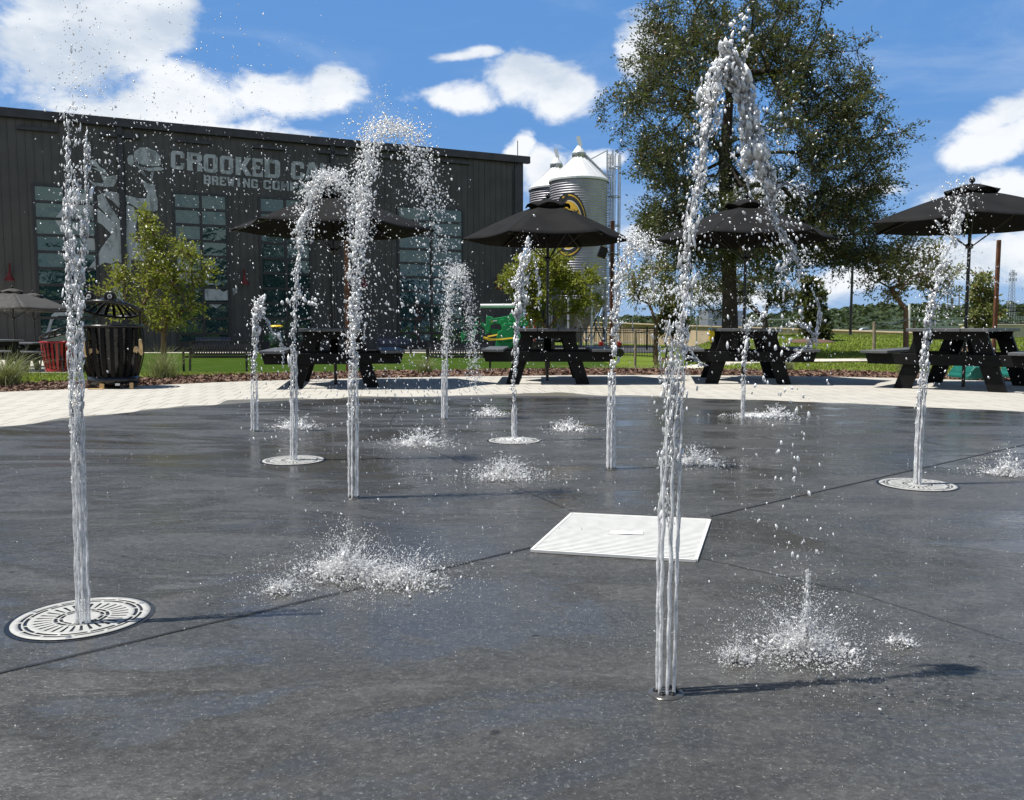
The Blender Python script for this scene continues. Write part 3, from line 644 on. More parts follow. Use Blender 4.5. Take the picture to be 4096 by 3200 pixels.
# ================================================================ umbrellas
def umbrella(name, loc, R, rz, label, mat, polem, hr=2.05, hc=2.5, group='black market umbrellas over the picnic tables', n=6):
    e = empty(name, loc, label, 'umbrella', group, rz)
    h0 = -loc[2] if False else 0.0
    m = 10; seg = 8; V = []; rc = 0.26
    for j in range(seg + 1):
        tt = j / seg
        for k in range(n * m):
            a = 2 * pi * k / (n * m); f = (k % m) / m
            ed = cos(pi / n) / cos(((f - 0.5) * 2 * pi / n))        # straight edge between ribs
            sag = sin(pi * f)
            r = (rc + (R - rc) * tt) * ((ed - 0.035 * sag * tt) )
            z = hc - 0.05 - (hc - 0.05 - hr) * (tt ** 1.12) - 0.060 * sag * tt * (1 - 0.55 * tt)
            V.append((r * cos(a), r * sin(a), z))
    N = n * m; Fs = [(j * N + k, j * N + (k + 1) % N, (j + 1) * N + (k + 1) % N, (j + 1) * N + k) for j in range(seg) for k in range(N)]
    c = npmesh('canopy', V, Fs, mat, e, smooth=True)
    es = c.modifiers.new('split', 'EDGE_SPLIT'); es.split_angle = radians(11)
    so = c.modifiers.new('thick', 'SOLIDIFY'); so.thickness = 0.006
    V = []; 
    for j in range(5):
        tt = j / 4
        for k in range(N):
            f = (k % m) / m; sag = sin(pi * f); r = 0.02 + 0.30 * tt; a = 2 * pi * k / N
            V.append((r * cos(a), r * sin(a), hc + 0.085 - 0.13 * tt ** 1.7 + 0.05 * sag * tt ** 3))
    Fs = [(j * N + k, j * N + (k + 1) % N, (j + 1) * N + (k + 1) % N, (j + 1) * N + k) for j in range(4) for k in range(N)]
    v = npmesh('vent_cap', V, Fs, mat, c, smooth=True); so = v.modifiers.new('thick', 'SOLIDIFY'); so.thickness = 0.005
    mb = MB(); mb.tube([(0, 0, 0), (0, 0, hc + 0.05)], 0.022, 12); mb.build('pole', polem, e)
    mb = MB(); mb.tube([(0, 0, hc + 0.05), (0, 0, hc + 0.12)], 0.012, 8); mb.sphere((0, 0, hc + 0.135), 0.036, 14); mb.build('finial', M_blackmetal, e)
    for k in range(n):
        a = 2 * pi * k / n; mb = MB(); pts = []
        for tt in np.linspace(0, 1, 7): pts.append(((0.03 + (R - 0.03) * tt) * cos(a), (0.03 + (R - 0.03) * tt) * sin(a), hc - 0.045 - (hc - 0.05 - hr) * tt ** 1.12 - 0.035))
        mb.tube(pts, 0.009, 6); q = pts[3]; mb.tube([(0.03 * cos(a), 0.03 * sin(a), hr - 0.28), q], 0.007, 6); mb.build('rib', M_blackmetal, e)
    mb = MB(); mb.lathe([(0.024, -0.03), (0.045, -0.02), (0.045, 0.03), (0.024, 0.04)], (0, 0, hr - 0.28), 12); mb.build('runner', M_blackmetal, e)
    return e
def on_ring(sx, sy): p = gp(sx, sy); return (p.x, p.y, 0.008)
T = [(1343, 1539), (2189, 1525), (2971, 1525), (3852, 1550)]
umbrella('market_umbrella', on_ring(*T[0]), 1.37, radians(2), 'broad black umbrella over the leftmost big picnic table', M_canvas, M_blackmetal, 2.07, 2.52)
umbrella('market_umbrella', on_ring(*T[1]), 1.22, radians(3), 'black umbrella with ball finial in front of the silos', M_canvas, M_blackmetal, 2.02, 2.50)
umbrella('market_umbrella', on_ring(*T[2]), 1.30, radians(-4), 'black umbrella in front of the oak trunk', M_canvas, M_blackmetal, 2.02, 2.50)
umbrella('market_umbrella', on_ring(*T[3]), 1.32, radians(5), 'black umbrella at the right edge beside the rusty post', M_canvas, M_blackmetal, 2.08, 2.50)

# ================================================================ picnic tables
def picnic_table():
    e = empty('picnic_table', (0, 0, 0), '', 'picnic table', 'black and grey picnic tables')
    for i in range(3):
        mb = MB(); mb.box(((i - 1) * 0.245, 0, 0.738), (0.238, 1.9, 0.040)); mb.build('tabletop', M_slab, e, bevel=0.006)
    for s_ in (-1, 1):
        mb = MB(); mb.box((s_ * 0.665, 0, 0.462), (0.27, 1.9, 0.036)); mb.build('seat', M_slab, e, bevel=0.006)
    for y in (-0.72, 0.72):
        f = MB(); P = [(-0.79, 0.443), (0.79, 0.443), (0.755, 0.305), (-0.755, 0.305)]
        f.prism([(x, y - 0.075, z) for x, z in P], (0, 0.045, 0)); fo = f.build('seat_beam', M_black, e, bevel=0.004)
        f = MB(); P = [(-0.34, 0.717), (0.34, 0.717), (0.32, 0.62), (-0.32, 0.62)]
        f.prism([(x, y - 0.073, z) for x, z in P], (0, 0.043, 0)); f.build('top_beam', M_black, e, bevel=0.004)
        for s_ in (-1, 1):
            f = MB(); P = [(s_ * 0.15, 0.715), (s_ * 0.31, 0.715), (s_ * 0.51, 0.0), (s_ * 0.35, 0.0)]
            f.prism([(x, y - 0.03, z) for x, z in P], (0, 0.09, 0)); f.build('leg', M_black, e, bevel=0.004)
        f = MB()
        for bx in (-0.36, 0.36): f.lathe([(0, 0), (0.013, 0), (0.013, 0.008)], (bx, 0, 0), 8)
    m = MB(); m.bar((0, -0.70, 0.32), (0, -0.1, 0.70), 0.09, 0.04); m.bar((0, 0.70, 0.32), (0, 0.1, 0.70), 0.09, 0.04); m.build('brace', M_black, e)
    return e
TL = ['picnic table under the broad leftmost umbrella, dripped on by falling spray', 'black picnic table with grey slats straight in front of the silos',
      'black picnic table with grey slats in front of the oak trunk', 'black picnic table at the right edge beside the rusty post']
proto = picnic_table(); ang = [10, -2, -10, -40]
for i in range(4):
    o = proto if i == 0 else copy_tree(proto)
    p = on_ring(*T[i]); o.location = p; o.rotation_euler = (0, 0, radians(ang[i])); o['label'] = TL[i]
    if i == 3: o.scale = (1.25, 1.05, 1.0)
    if i == 0: o.scale = (1.12, 1.0, 1.0)
for i, (sx, Yd, rz, lb) in enumerate([(70, 21.5, 70, 'shaded picnic table at the left edge under the grey umbrella'), (190, 25.5, 78, 'dark picnic table behind the red litter basket'), (-60, 19.5, 60, 'picnic table nearest the left edge, cut off by the frame')]):
    q = at(sx, 1400, Yd); o = copy_tree(proto); o.location = (q.x, Yd, thf(q.x, Yd) + 0.03); o.rotation_euler = (0, 0, radians(rz)); o['label'] = lb; o['group'] = 'picnic tables on the left patio'; o.scale = (1, 1, 1)
for sx, Yd, lb in [(60, 26, 'front grey patio umbrella at the far left edge'), (142, 29, 'rear grey patio umbrella behind the first one at left')]:
    q = at(sx, 1400, Yd); umbrella('patio_umbrella', (q.x, Yd, thf(q.x, Yd) - 0.15), 1.75 if sx == 60 else 1.35, radians(8), lb, M_canvas2, M_blackmetal, 2.05, 2.58, 'grey umbrellas on the left patio')

# ================================================================ frog litter bin
c = gp(456, 1552); e = empty('litter_bin', (c.x, c.y, 0.008), 'black barrel litter bin made into a frog with googly eyes and plywood arms', 'litter bin')
def barrel(e, r0, rm, r1, h0, h1, n, mat, w_):
    for k in range(n):
        a = 2 * pi * k / n; mb = MB(); V = []
        for i in range(9):
            tt = i / 8; r = r0 + (r1 - r0) * tt + (rm - (r0 + r1) / 2) * sin(pi * tt); z = h0 + (h1 - h0) * tt
            x = Vector((cos(a), sin(a), 0)); y = Vector((-sin(a), cos(a), 0)); q = x * r + Vector((0, 0, z)); V += [q - y * w_ / 2, q + y * w_ / 2, q + y * w_ / 2 + x * 0.006, q - y * w_ / 2 + x * 0.006]
        Fs = [(i * 4 + k2, i * 4 + (k2 + 1) % 4, i * 4 + 4 + (k2 + 1) % 4, i * 4 + 4 + k2) for i in range(8) for k2 in range(4)]
        mb.add(V, Fs); mb.build('slat', mat, e)
barrel(e, 0.290, 0.37, 0.365, 0.13, 0.77, 22, simple('bin_slat', (0.005, 0.0047, 0.0045), 0.5, spec=0.15), 0.048)
mb = MB(); mb.tube([(0.375 * cos(q), 0.375 * sin(q), 0.785) for q in np.linspace(0, 2 * pi, 41)], 0.018, 8); mb.build('rim', M_blackmetal, e)
mb = MB(); mb.lathe([(0.296, 0.055), (0.305, 0.055), (0.305, 0.15), (0.296, 0.15)], n=40); mb.build('base_band', M_blackmetal, e)
mb = MB(); mb.lathe([(0.0, 0.07), (0.27, 0.07), (0.33, 0.45), (0.345, 0.74), (0.36, 0.79), (0.35, 0.80)], n=28); mb.build('liner', simple('bin_liner', (0.010, 0.010, 0.012), 0.25, bump=0.8, bsc=14), e)
mb = MB()
for k in range(4): a = pi / 4 + k * pi / 2; mb.box((0.26 * cos(a), 0.26 * sin(a), 0.03), (0.05, 0.05, 0.06), rz=a)
mb.build('foot', M_blackmetal, e)
lid = MB(); tilt = Matrix.Rotation(radians(-15), 3, 'X'); LC = Vector((0, 0, 1.0))
lid.tube([LC + tilt @ Vector((0.36 * cos(q), 0.36 * sin(q), 0)) for q in np.linspace(0, 2 * pi, 41)], 0.02, 8)
L = lid.build('lid', M_blackmetal, e); mb = MB()
for k in range(20):
    a = 2 * pi * k / 20
    pts = [LC + tilt @ Vector(((0.36 - 0.26 * tt) * cos(a), (0.36 - 0.26 * tt) * sin(a), 0.11 * sin(tt * pi / 2))) for tt in np.linspace(0, 1, 5)]
    y = tilt @ Vector((-sin(a), cos(a), 0)) * 0.019; V = []
    for p in pts: V += [p - y, p + y]
    mb.add(V, [(2 * i, 2 * i + 1, 2 * i + 3, 2 * i + 2) for i in range(4)]); 
mb.tube([LC + tilt @ Vector((0.11 * cos(q), 0.11 * sin(q), 0.115)) for q in np.linspace(0, 2 * pi, 21)], 0.013, 6); ob = mb.build('lid_bars', M_blackmetal, L)
so = ob.modifiers.new('thick', 'SOLIDIFY'); so.thickness = 0.005
for s_ in (-1, 1):
    mb = MB(); mb.bar((s_ * 0.3, 0.15, 0.78), (s_ * 0.3, 0.15, 0.98), 0.02, 0.02); mb.build('lid_post', M_blackmetal, e)
M_eye = simple('eye_white', (0.8, 0.8, 0.8), 0.3)
for s_, ox in ((-1, -0.17), (1, 0.09)):
    ec = Vector((ox + 0.02, -0.24, 1.155)); mb = MB()
    mb.tube([ec + Vector((0.068 * cos(q), 0.0, 0.060 * sin(q) - 0.01)) for q in np.linspace(0, 2 * pi, 25)], 0.013, 8); mb.add([ec + Vector((0.06 * cos(q), 0.006, 0.052 * sin(q) - 0.01)) for q in np.linspace(0, 2 * pi, 17)[:-1]], [tuple(range(16))])
    E_ = mb.build('eye', M_blackmetal, e)
    mb = MB(); mb.prism([ec + Vector((0.030 * cos(q), -0.012, 0.030 * sin(q))) for q in np.linspace(0, 2 * pi, 21)[:-1]], (0, -0.006, 0)); mb.build('eyeball', M_eye, E_)
    mb = MB(); mb.prism([ec + Vector((0.015 * cos(q), -0.019, 0.015 * sin(q))) for q in np.linspace(0, 2 * pi, 17)[:-1]], (0, -0.003, 0)); mb.build('pupil', M_blackmetal, E_)
    mb = MB(); mb.prism([ec + Vector((0.004 * cos(q) - 0.002, -0.023, 0.004 * sin(q) + 0.002)) for q in np.linspace(0, 2 * pi, 9)[:-1]], (0, -0.001, 0)); mb.build('glint', M_eye, E_)
def flat_at(poly, Yd):
    return [at(x / 2.427, 1100 + y / 2.427, Yd) - Vector((c.x, c.y, 0.008)) for x, y in poly]
arms = [[(808,650),(815,630),(830,622),(848,630),(855,650),(858,722),(880,715),(905,708),(930,705),(945,722),(958,745),(955,765),(940,762),(935,772),(925,760),(915,770),(905,738),(870,770),(850,792),(825,797),(812,780)],
        [(1345,625),(1360,617),(1372,630),(1382,690),(1385,770),(1372,782),(1355,765),(1338,735),(1325,760),(1310,745),(1300,752),(1292,740),(1300,705),(1315,690),(1335,697),(1347,720)]]
for i, a in enumerate(arms):
    yf = c.y - 0.33 if i == 0 else c.y - 0.26
    mb = MB(); mb.prism(flat_at(a, yf), (0, 0.012, 0)); ao = mb.build('arm', M_ply, e)
    mb = MB()
    for (x, y) in ([(830, 640), (893, 722)] if i == 0 else [(1360, 632), (1330, 717)]):
        q = flat_at([(x, y)], yf - 0.004)[0]; mb.sphere(q, 0.010, 8, (1, 0.5, 1))
    mb.build('bolt', M_galv, ao)
for x0, x1, y0, y1 in ((965, 1010, 1055, 1132), (1257, 1292, 1045, 1120)):
    mb = MB(); mb.prism(flat_at([(x0, y0 + 4), (x0 + 4, y0), (x1 - 4, y0), (x1, y0 + 4), (x1, y1), (x0, y1)], c.y - 0.322), (0, 0.012, 0)); mb.build('foot_board', M_ply, e)
p_ = flat_at([(985, 1130)], c.y - 0.32)[0]; mb = MB(); mb.prism([(p_.x - 0.14, p_.y - 0.07, 0.001), (p_.x + 0.04, p_.y - 0.07, 0.001), (p_.x + 0.04, p_.y, 0.001), (p_.x - 0.14, p_.y, 0.001)], (0, 0, 0.01)); mb.build('toe_board', M_ply, e)
mb = MB(); q = flat_at([(1118, 1052), (1162, 1052), (1162, 1074), (1118, 1074)], c.y - 0.31); mb.prism(q, (0, 0.004, 0)); mb.build('sticker', M_white, e)

# red litter basket
q = at(235, 1470, 20.5); zz = thf(q.x, 20.5) + 0.03
e = empty('litter_basket', (q.x, 20.5, zz), 'red slatted litter basket with a raised black lid on the left patio', 'litter bin')
barrel(e, 0.28, 0.34, 0.37, 0.06, 0.72, 22, M_red, 0.05)
mb = MB(); mb.tube([(0.38 * cos(a), 0.38 * sin(a), 0.73) for a in np.linspace(0, 2 * pi, 33)], 0.02, 8); mb.build('rim', M_red, e); mb = MB(); mb.lathe([(0.285, 0.03), (0.295, 0.03), (0.295, 0.10), (0.285, 0.10)], n=30); mb.build('base_band', M_red, e)
mb = MB(); mb.lathe([(0, 0.06), (0.25, 0.06), (0.33, 0.7)], n=24); mb.build('liner', M_blackmetal, e)
mb = MB(); tm = Matrix.Rotation(radians(-22), 3, 'Y'); mb.tube([Vector((0, 0, 0.95)) + tm @ Vector((0.4 * cos(a), 0.4 * sin(a), 0)) for a in np.linspace(0, 2 * pi, 33)], 0.02, 8)
for k in range(14): a = 2 * pi * k / 14; mb.bar(Vector((0, 0, 0.95)) + tm @ Vector((0.4 * cos(a), 0.4 * sin(a), 0)), Vector((0, 0, 0.95)) + tm @ Vector((0.1 * cos(a), 0.1 * sin(a), 0.09)), 0.04, 0.01)
mb.build('lid', M_blackmetal, e)
mb = MB()
for a in (0.6, 2.2, 3.9, 5.4): mb.bar((0.36 * cos(a), 0.36 * sin(a), 0.4), (0.42 * cos(a), 0.42 * sin(a), 0.0), 0.03, 0.03)
mb.bar((0.36, 0.1, 0.5), (0.4, 0.1, 1.02), 0.025, 0.025); mb.build('stand', M_blackmetal, e)

# ================================================================ benches
def bench(name, mat):
    e = empty(name, (0, 0, 0)); L = 1.83
    mb = MB()
    for i in range(24): x = -L / 2 + 0.07 + i * (L - 0.14) / 23; mb.bar((x, 0.22, 0.50), (x, 0.30, 0.84), 0.008, 0.040, (1, 0, 0))
    mb.bar((-L / 2, 0.305, 0.86), (L / 2, 0.305, 0.86), 0.05, 0.04); mb.bar((-L / 2, 0.215, 0.49), (L / 2, 0.215, 0.49), 0.05, 0.05); mb.bar((-L / 2, 0.245, 0.62), (L / 2, 0.245, 0.62), 0.012, 0.03); mb.build('backrest', mat, e)
    mb = MB()
    for i in range(9): mb.box((0, -0.24 + i * 0.055, 0.44), (L, 0.04, 0.014))
    mb.box((0, -0.265, 0.425), (L, 0.03, 0.06)); mb.box((0, 0.225, 0.425), (L, 0.03, 0.06)); mb.build('seat', mat, e)
    for s_ in (-1, 1):
        mb = MB(); x = s_ * (L / 2)
        mb.bar((x, -0.25, 0), (x, -0.25, 0.66), 0.05, 0.05); mb.bar((x, 0.22, 0), (x, 0.31, 0.88), 0.05, 0.05, (1, 0, 0)); mb.bar((x, -0.29, 0.67), (x, 0.28, 0.67), 0.06, 0.03); mb.build('end_frame', mat, e)
    return e
b0 = bench('park_bench', M_bronze); b1 = bench('park_bench', M_navy)
bs = [(869, 1493, 0.2, b0, 'dark slatted park bench on the kerb to the left of the big picnic table', 'slatted benches along the turf'),
      (1835, 1490, 0, b0, 'dark slatted park bench on the kerb between two picnic tables', 'slatted benches along the turf'),
      (845, 1421, 0, b1, 'navy slatted bench far back by the building, behind the leafy tree', 'navy benches by the building'),
      (1575, 1420, 0, b1, 'navy slatted bench far back by the wall, seen past the leftmost big table', 'navy benches by the building')]
used = set()
for sx, sy, rz, pr, lb, g in bs:
    Yd = 24.85 if pr is b0 else 46.0; q = at(sx, sy, Yd)
    o = pr if pr.name not in used else copy_tree(pr); used.add(pr.name)
    o.location = (q.x, Yd + 0.1, thf(q.x, Yd) + 0.05); tag(o, lb, 'bench', g)

# ================================================================ green boom lift
q = at(2000, 1420, 42.0); e = empty('boom_lift', (q.x, 42.0, -0.64), 'green articulating boom lift wrapped in yellow tape, parked by the building corner', 'boom lift')
def lp(sx, sy, dy=0.0): return at(sx / 2.427 + 1800, sy / 2.427 + 1000, 42.0 + dy) - Vector((q.x, 42.0, -0.64))
def lprism(name, pts, dy, th_, mat=M_green, bevel=0.02):
    mb = MB(); mb.prism([lp(x, y, dy) for x, y in pts], (0, th_, 0)); return mb.build(name, mat, e, bevel=bevel)
lprism('turret', [(445,905),(440,960),(700,960),(700,860),(640,720),(590,700),(520,720),(505,780),(460,800)], -0.5, 1.3)
lprism('turntable_cover', [(462,800),(500,780),(508,735),(540,705),(600,712),(612,740),(612,880),(465,885)], -0.62, 0.25)
lprism('lower_boom', [(370,745),(410,765),(560,775),(640,800),(640,835),(480,830),(400,815),(370,790)], -0.3, 0.35)
lprism('boom_link', [(352,640),(400,645),(430,665),(430,715),(395,730),(385,800),(345,822),(335,760),(312,742),(305,705),(350,720)], -0.42, 0.5)
lprism('upper_boom', [(400,668),(560,640),(600,612),(690,615),(735,655),(765,700),(760,745),(700,740),(640,735),(600,690),(500,715),(430,720)], -0.35, 0.4)
lprism('pivot_cover', [(490,672),(530,670),(538,700),(520,748),(495,745),(478,710)], -0.5, 0.15)
lprism('decal', [(416,683),(456,678),(458,692),(418,697)], -0.53, 0.01, M_white, 0); lprism('decal', [(398,688),(412,686),(412,702),(398,704)], -0.56, 0.01, M_yellow, 0)
lprism('hose_bundle', [(590,665),(640,625),(700,650),(720,730),(650,735),(600,700)], -0.02, 0.5, M_blackmetal)
mb = MB(); mb.tube([lp(295, 543, 0.3), lp(820, 540, 0.3)], 0.10, 12); mb.build('telescopic_tube', M_white, e)
lprism('basket_floor', [(105,880),(215,880),(215,910),(105,908)], -0.5, 1.0)
mb = MB()
for x in (118, 165, 215, 300):
    for dy in (-0.5, 0.5): mb.tube([lp(x, 655, dy), lp(x, 900, dy)], 0.022, 6)
for y in (655, 730, 800):
    for dy in (-0.5, 0.5): mb.tube([lp(118, y, dy), lp(300, y, dy)], 0.022, 6)
mb.build('basket_rail', simple('dark_green_paint', (0.01, 0.12, 0.05), 0.4), e)
lprism('jib', [(195,905),(225,905),(272,700),(255,690)], -0.2, 0.2); lprism('basket_panel', [(105,800),(160,800),(150,845),(110,880)], -0.52, 0.05)
for sx_ in (500, 640):
    mb = MB(); p = lp(sx_, 1000, -0.6); mb.tube([p + Vector((0, -0.1, 0)), p + Vector((0, 0.25, 0))], 0.36, 20); mb.build('wheel', M_blackmetal, e)
lprism('chassis', [(440,930),(700,930),(700,1000),(440,1000)], -0.3, 1.2)
mb = MB()
for pts in ([(325, 853), (400, 868), (500, 873), (560, 865), (660, 857)], [(365, 846), (430, 835), (460, 828)], [(325, 860), (380, 880), (450, 876), (560, 868)]):
    for a_, b_ in zip(pts[:-1], pts[1:]):
        A, B = lp(*a_, -0.7), lp(*b_, -0.7); mb.add([A, B, B + Vector((0, 0.02, 0.07)), A + Vector((0, 0.02, 0.07))], [(0, 1, 2, 3)])
o = mb.build('caution_tape', M_yellow, e); so = o.modifiers.new('t', 'SOLIDIFY'); so.thickness = 0.006
# orange red jib lift post behind
q2 = at(2122, 1310, 50); e = empty('orange_lift_mast', (q2.x, 50, -0.65), 'orange red lattice lift mast standing behind the boom lift', 'lift')
M_orange = simple('orange_paint', (0.62, 0.07, 0.02), 0.45); mb = MB()
for dx in (-0.22, 0.22): mb.bar((dx, 0, 0), (dx, 0, 3.6), 0.12, 0.12)
for k in range(9): mb.bar((-0.22, 0, 0.3 + k * 0.4), (0.22, 0, 0.6 + k * 0.4), 0.06, 0.05)
mb.build('mast', M_orange, e); mb = MB(); mb.bar((0.1, -0.2, 0), (0.1, -0.2, 3.3), 0.16, 0.05); mb.build('white_panel', M_white, e)
mb = MB(); mb.box((0.3, 0, 0.35), (2.2, 1.0, 0.6)); mb.build('chassis', M_blackmetal, e)

# green litter bin with yellow cap in front of the third window
q = at(1108, 1420, 43); e = empty('green_bin', (q.x, 43, thf(q.x, 43) + 0.03), 'dark green bin with a yellow top standing on the turf', 'litter bin')
mb = MB(); mb.lathe([(0, 0), (0.3, 0), (0.36, 1.1), (0.33, 1.12)], n=20); mb.build('body', simple('dark_green', (0.006, 0.035, 0.02), 0.4), e)
mb = MB(); mb.lathe([(0.34, 1.42), (0.33, 1.47), (0.2, 1.52), (0, 1.52)], n=20); mb.build('lid', M_yellow, e)
mb = MB()
for k in range(4): a = k * pi / 2; mb.bar((0.33 * cos(a), 0.33 * sin(a), 1.1), (0.33 * cos(a), 0.33 * sin(a), 1.45), 0.03, 0.03)
mb.build('lid_post', M_blackmetal, e)
# ================================================================ fences, walls, poles
def rail_fence(pts, ztop, h, label, group, gap=0.11, post=2.2):
    p0 = pts[0]; e = empty('railing_fence', (p0[0], p0[1], 0), label, 'fence', group)
    pk = MB(); rl = MB(); ps = []
    for (a, b) in zip(pts[:-1], pts[1:]):
        A = Vector((a[0], a[1], 0)) - Vector((p0[0], p0[1], 0)); B = Vector((b[0], b[1], 0)) - Vector((p0[0], p0[1], 0)); L = (B - A).length
        za, zb = (ztop if not callable(ztop) else ztop(*a)), (ztop if not callable(ztop) else ztop(*b))
        for dz in (0.0, -0.16, -h + 0.12): rl.bar(A + Vector((0, 0, za + dz)), B + Vector((0, 0, zb + dz)), 0.03, 0.035)
        n = int(L / gap)
        for i in range(n + 1):
            q = A.lerp(B, i / n); z_ = za + (zb - za) * i / n; pk.bar(q + Vector((0, 0, z_ - h + 0.05)), q + Vector((0, 0, z_)), 0.016, 0.016, (0, 1, 0))
        m = max(1, round(L / post))
        for i in range(m + 1):
            q = A.lerp(B, i / m); z_ = za + (zb - za) * i / m; f = MB(); f.bar(q + Vector((0, 0, z_ - h - 0.1)), q + Vector((0, 0, z_ + 0.05)), 0.065, 0.065, (0, 1, 0)); f.box(q + Vector((0, 0, z_ + 0.06)), (0.08, 0.08, 0.03)); f.build('post', M_blackmetal, e)
    pk.build('pickets', M_blackmetal, e)['kind'] = 'stuff'; rl.build('rails', M_blackmetal, e); return e
a = at(2150, 1420, 37); b = at(2460, 1420, 36); c_ = at(2625, 1420, 33)
rail_fence([(a.x, 37), (b.x, 36.2), (c_.x, 33.5)], 0.74, 1.2, 'black picket railing fence in front of the silo legs', 'black railing fences')
a = at(2380, 1300, 52); b = at(2690, 1300, 48)
rail_fence([(a.x, 52), (b.x, 47)], 0.78, 1.15, 'second black picket railing further back, behind the pale shrubs', 'black railing fences', gap=0.14)
a = at(3990, 1290, 38); b = at(4300, 1290, 38)
rail_fence([(a.x, 38), (b.x, 38)], at(4050, 1232, 38).z, 0.80, 'black picket railing on top of the pale parapet at the right edge', 'black railing fences')
# pale parapet at right
a = at(3846, 1303, 38); b = at(4400, 1303, 38); mb = MB(); top = at(4000, 1302, 38).z
mb.box(((a.x + b.x) / 2, 38, (top - 0.4) / 2), (b.x - a.x, 0.35, top + 0.4)); mb.box(((a.x + b.x) / 2, 37.99, top + 0.03), (b.x - a.x + 0.05, 0.45, 0.06))
tag(mb.build('parapet_wall', simple('cream_render', (0.58, 0.52, 0.42), 0.8, var=0.12, sc=2), bevel=0.01), 'low cream rendered parapet wall below the railing at the right edge', 'wall')
# highway wall
pts = [(2330, 1288, 82), (2500, 1294, 77), (2680, 1301, 72), (2900, 1308, 67), (3154, 1315, 62), (3300, 1320, 60), (3665, 1332, 54), (3860, 1338, 51)]
e = None; mb = MB()
for a, b in zip(pts[:-1], pts[1:]):
    A, B = at(*a), at(*b); mb.prism([Vector((A.x, A.y, -1.4)), Vector((B.x, B.y, -1.4)), B, A], (0, 0.35, 0))
    n = max(1, int((B - A).length / 2.4))
    for i in range(n): q = A.lerp(B, i / n); mb.box((q.x, q.y - 0.03, (q.z - 1.4) / 2), (0.05, 0.08, q.z + 1.36))
    mb.bar(A + Vector((0, 0.16, 0.02)), B + Vector((0, 0.16, 0.02)), 0.45, 0.08)
tag(mb.build('highway_wall', M_tan), 'long tan concrete panel wall along the road behind the lawn', 'wall')
A, B = at(3300, 1322, 57), at(3900, 1338, 57)
drape('highway', [(84, -20, 60), (90, -30, 90), (125, -40, 120), (240, -40, 200)], M_asph, 0.3)
# truck trailer
q = at(2880, 1300, 112); zt = at(2880, 1238, 112).z; e = empty('truck_trailer', (q.x, 112, zt - 4.0), 'white box truck trailer passing behind the wall, seen beside the oak trunk', 'truck trailer')
A = at(2796, 1300, 112); B = at(2834, 1300, 112); C_ = at(2985, 1300, 120)
mb = MB(); rz = 0.0
def V3(p, z): return Vector((p.x - q.x, p.y - 112, z))
P = [V3(A, 1.1), V3(B, 1.1), V3(C_, 1.1), V3(A + (C_ - B), 1.1)]
mb.prism(P, (0, 0, 2.9)); mb.build('cargo_box', simple('trailer_skin', (0.50, 0.53, 0.58), 0.45, var=0.08), e, bevel=0.03)
mb = MB(); mb.prism([V3(A, 1.2) + Vector((0.06, -0.04, 0)), V3(B, 1.2) + Vector((-0.06, -0.04, 0)), V3(B, 3.85) + Vector((-0.06, -0.04, 0)), V3(A, 3.85) + Vector((0.06, -0.04, 0))], (0, 0.03, 0)); mb.build('rear_door', M_white, e)
mb = MB()
for k in range(4): mb.tube([V3(B, 0.5) + Vector((0.2 + k * 1.2, -0.1 + k * 0.8, 0)), V3(B, 0.5) + Vector((-0.2 + k * 1.2, 0.2 + k * 0.8, 0))], 0.5, 16)
mb.build('wheels', M_blackmetal, e)
# chain link enclosure
a = at(2786, 1351, 44); b = at(3154, 1351, 44); zt = at(2900, 1278, 44).z; zb = thf(a.x, 44) - 0.1
e = empty('chain_link_fence', (a.x, 44, zb), 'galvanised chain link fence panel behind the yellow waste station', 'fence'); L = b.x - a.x; hh = zt - zb
mb = MB(); nn = int(L / 0.12)
for i in range(-int(hh / 0.12), nn):
    for sgn in (1, -1):
        x0 = i * 0.12; P = []
        lo, hi = max(0, -x0), min(hh, L - x0)
        if hi <= lo: continue
        A, B = Vector((x0 + lo, 0.01 * sgn, lo)), Vector((x0 + hi, 0.01 * sgn, hi))
        if sgn < 0: A.x, B.x = L - A.x, L - B.x
        mb.tube([A, B], 0.004, 3, False)
mb.build('mesh', M_galv, e)['kind'] = 'stuff'
for fx in (0, 0.155, 0.34, 0.5, 0.75, 1.0): mb = MB(); mb.tube([(L * fx, 0, 0), (L * fx, 0, hh + 0.03)], 0.03, 8); mb.sphere((L * fx, 0, hh + 0.04), 0.035, 8); mb.build('post', M_galv, e)
mb = MB(); mb.tube([(0, 0, hh), (L, 0, hh)], 0.022, 8); mb.build('top_rail', M_galv, e)
# yellow waste station
q = at(2848, 1355, 36); e = empty('waste_station', (q.x, 36, thf(q.x, 36)), 'small yellow waste station with a blue top left of the oak trunk', 'waste station')
zt = at(2848, 1322, 36).z - thf(q.x, 36)
mb = MB(); mb.box((0, 0, zt - 0.18), (0.26, 0.2, 0.42)); mb.box((0.02, -0.02, zt - 0.45), (0.18, 0.16, 0.14)); mb.build('dispenser', M_yellow, e, bevel=0.02)
mb = MB(); mb.box((0.0, 0, zt + 0.06), (0.27, 0.21, 0.05)); mb.build('lid', simple('blue_plastic', (0.02, 0.18, 0.45), 0.5), e); mb = MB(); mb.tube([(0, 0.11, 0), (0, 0.11, zt)], 0.03, 8); mb.build('post', M_blackmetal, e)
